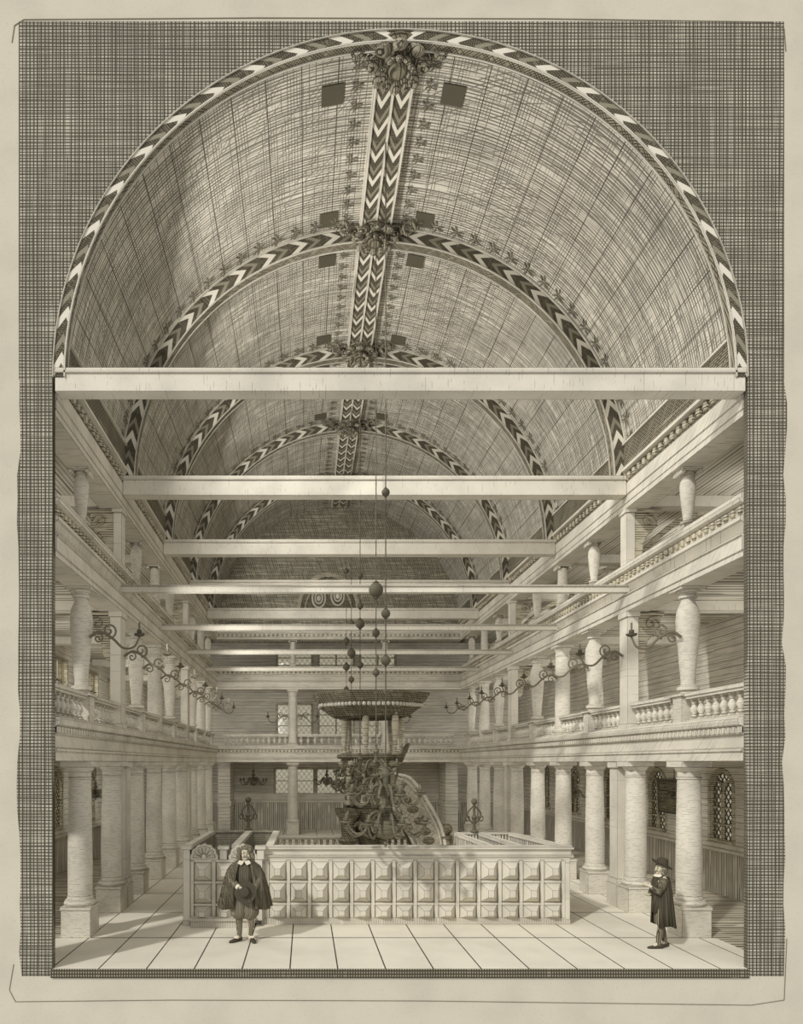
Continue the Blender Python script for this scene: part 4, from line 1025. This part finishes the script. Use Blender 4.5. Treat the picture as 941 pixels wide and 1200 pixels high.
for q in (-1, 1):
    b = MB(); b.lathe([(.08, .41), (.10, .42), (.155, .49), (.165, .58), (.14, .75), (.12, .90)], 18, (q*.095, -.01, 0)); b.build('breeches_leg', 'breeches', g)
    b = MB(); b.tube([(q*.10, -.02, .44), (q*.105, -.01, .36), (q*.10, .01, .2), (q*.10, .02, .06)], [.062, .066, .05, .042], 12); b.build('stocking', 'breeches', g)
    b = MB(); shoe(b, q*.12, .0, q*.35 if q > 0 else -.75); b.build('shoe', 'clothdark', g)
b = MB(); b.ball((q*.0-.14+.0, -.12, .10), .03, 8, 5, (1.6, .6, .8)); b.ball((.14, -.10, .10), .03, 8, 5, (1.6, .6, .8)); b.build('shoe_bow', 'linen', g)
hat = empty('felt_hat', (X(287, rq)+.03, Y(rq)-.27, .93), 'dark wide-brimmed hat held in front of the belly by the caped person', 'hat')
hat.rotation_euler = (math.radians(75), math.radians(-35), 0)
b = MB(); b.lathe([(.19, -.008), (.2, 0), (.10, .012), (.09, .02)], 24); b.build('brim', 'clothdark', hat)
b = MB(); b.lathe([(.10, .008), (.095, .05), (.085, .10), (.04, .12), (.001, .122)], 24); b.build('crown', 'clothdark', hat)
# man in a long cloak and hat, facing left
rq = 1.113
g = empty('person', (X(775, rq), Y(rq), 0), 'standing person in a brimmed hat and long dark cloak, turned left by the right columns', 'person'); g.scale = (.88, .88, .88)
hc2 = (-.02, -.02, 1.555); hd2 = (-1, -.15, .05)
bm2 = body([((-.02, -.16, 1.36), (-.14, -.22, 1.14), (-.26, -.12, 1.22), (-.8, .3, .5), (0, 1, 0)), ((.0, .16, 1.36), (-.06, .2, 1.12), (-.2, .08, 1.02), (-1, -.3, .1), (0, 0, 1))],
           [((0, -.09, .86), (-.04, -.09, .48), (-.10, -.07, .10), (-.20, -.08, .05)), ((0, .09, .86), (.03, .09, .48), (.10, .05, .10), (.0, .03, .05))], hd2, hc2)
part('body', bm2, g); face_bits(g, hd2, hc2)
b = MB(); rnd = random.Random(9)
for i in range(40):
    a = rnd.uniform(-2.0, 2.0); z_ = rnd.uniform(-.14, .06); b.ball((hc2[0]+.10*math.cos(a), hc2[1]+.10*math.sin(a), hc2[2]+z_), rnd.uniform(.03, .045), 7, 5)
b.ball((hc2[0]+.015, hc2[1], hc2[2]+.06), .092, 12, 8); b.build('hair', 'hair', g)
b = MB()
mt = Matrix.Translation((hc2[0]+.02, hc2[1], hc2[2]+.07)) @ Matrix.Rotation(math.radians(10), 4, 'Y')
n = 32; vs = []
for i in range(n):
    a = 2*PI*i/n; lift = .10*max(0, -math.cos(a))**1.5 - .06*max(0, math.cos(a))
    for rr, zz in ((.10, .0), (.195, lift*.9), (.20, lift*.9+.012), (.10, .02)): vs.append(mt @ Vector((rr*math.cos(a), rr*.9*math.sin(a), zz)))
b.add(vs, [(i*4+k, ((i+1) % n)*4+k, ((i+1) % n)*4+(k+1) % 4, i*4+(k+1) % 4) for i in range(n) for k in range(4)]); b.build('hat_brim', 'clothdark', g)
b = MB(); b.lathe([(.115, 0), (.112, .06), (.10, .12), (.06, .15), (.001, .155)], 20, mat=mt); b.build('hat_crown', 'clothdark', g)
b = MB(); b.lathe([(.10, 0), (.14, -.04), (.13, -.05), (.09, -.01)], 20, (hc2[0]*.5, 0, 1.45)); b.build('collar', 'linen', g)
shell(g, 'cloak', 'clothdark', [(1.45, .09, .10, 0, 0, 0), (1.40, .13, .17, 0, 0, 0), (1.28, .15, .22, 0, 0, .02), (1.05, .165, .24, .01, 0, .04), (.75, .19, .25, .02, 0, .05), (.44, .215, .26, .03, 0, .06)], -PI*.78, PI*.80, 90, 17, hem=.03)
shell(g, 'doublet', 'clothdark', [(1.42, .09, .10, 0, 0, 0), (1.38, .13, .16, 0, 0, 0), (1.2, .15, .18, 0, 0, 0), (.98, .15, .18, 0, 0, .02), (.70, .17, .19, 0, 0, .03)], 0, 2*PI)
b = MB(); b.tube([(-.02, -.16, 1.36), (-.09, -.21, 1.24), (-.15, -.22, 1.13), (-.25, -.13, 1.2)], [.085, .08, .07, .045], 12); b.build('sleeve', 'cloth', g)
b = MB(); b.tube([(-.0, .16, 1.36), (-.06, .2, 1.12), (-.18, .09, 1.03)], [.08, .075, .045], 12); b.build('sleeve', 'cloth', g)
for (kx, ky, ax, ay, rot) in ((-.04, -.09, -.10, -.07, -PI/2), (.03, .09, .10, .05, -PI/2+.5)):
    b = MB(); b.lathe([(.075, .44), (.11, .48), (.115, .6), (.11, .8)], 16, (kx*.7, ky, 0)); b.build('breeches_leg', 'breeches', g)
    b = MB(); b.tube([(kx, ky, .47), ((kx+ax)/2, (ky+ay)/2, .3), (ax, ay, .07)], [.062, .06, .042], 12); b.build('stocking', 'breeches', g)
    b = MB(); shoe(b, ax, ay, rot); b.build('shoe', 'clothdark', g)

# ------------------------------------------------------------------ light, sky, camera
w = bpy.data.worlds.new('sky'); bpy.context.scene.world = w; w.use_nodes = True
bg = w.node_tree.nodes['Background']; bg.inputs[0].default_value = (1.0, .98, .94, 1); bg.inputs[1].default_value = .50
sun = bpy.data.lights.new('sun', 'SUN'); sun.energy = 1.5; sun.angle = math.radians(3); sun.color = (1, .98, .94)
so = bpy.data.objects.new('sun', sun); COL.objects.link(so)
d = Vector((.50, .60, -.52)); so.rotation_euler = d.to_track_quat('-Z', 'Y').to_euler()
def fill_lamp(name, loc, d, sx_, sy_, e):  # added area lamp that brightens the interior in place of daylight
    l = bpy.data.lights.new(name, 'AREA'); l.shape = 'RECTANGLE'; l.size = sx_; l.size_y = sy_; l.energy = e; l.color = (1, .985, .95)
    o = bpy.data.objects.new(name, l); COL.objects.link(o); o.location = loc; o.rotation_euler = Vector(d).to_track_quat('-Z', 'Y').to_euler()
for r, e in zip([1.03] + R_BEAM, (190, 120, 95, 70, 15)):
    fill_lamp('vault_fill', (sx(-1, 3.75), Y(r)+1.3, E+8.1), (.95, .30, -.02), 1.4, .8, e*1.02)  # added fill lamps in mid air under the vault, no real source there
for r in (1.27, 1.66, 2.05, 2.44):
    fill_lamp('nave_fill', (sx(-1, 4.1), Y(r)+.2, E+2.6), (.80, .55, -.20), 1.6, 1.2, 46)  # added fill lamps inside the nave
for r in RW:
    for s in (-1, 1):
        fill_lamp('window_light', (sx(s, AW-.7), Y(r)+.1, E+2.2), (-s*.6, .8, -.1), 1.6, 1.4, 18)  # added fill lamps along the outer walls, standing in for window daylight
        fill_lamp('window_light', (sx(s, AW-.7), Y(r)+.1, 2.3), (-s*.6, .8, -.1), .9, 1.4, 12)
        fill_lamp('window_light', (sx(s, AW-.7), Y(r)+.1, E+5.0), (-s*.6, .8, .1), 1.4, .6, 10)
cam = bpy.data.cameras.new('camera'); co = bpy.data.objects.new('camera', cam); COL.objects.link(co)
co.location = (0, 0, E); co.rotation_euler = (PI/2, 0, 0)
cam.sensor_fit = 'HORIZONTAL'; cam.sensor_width = 36; cam.lens = 36*F/941
cam.shift_x = (470.5-358)/941; cam.shift_y = (894-600)/941; cam.clip_end = 200
sc = bpy.context.scene; sc.camera = co
sc.view_settings.view_transform = 'Standard'; sc.view_settings.look = 'None'; sc.view_settings.gamma = 1; sc.view_settings.use_curve_mapping = False
sc.view_settings.exposure = .52
try:
    sc.cycles.use_denoising = True; sc.cycles.max_bounces = 8; sc.cycles.diffuse_bounces = 6; sc.cycles.transparent_max_bounces = 12
    sc.cycles.caustics_reflective = False; sc.cycles.caustics_refractive = False
except Exception: pass
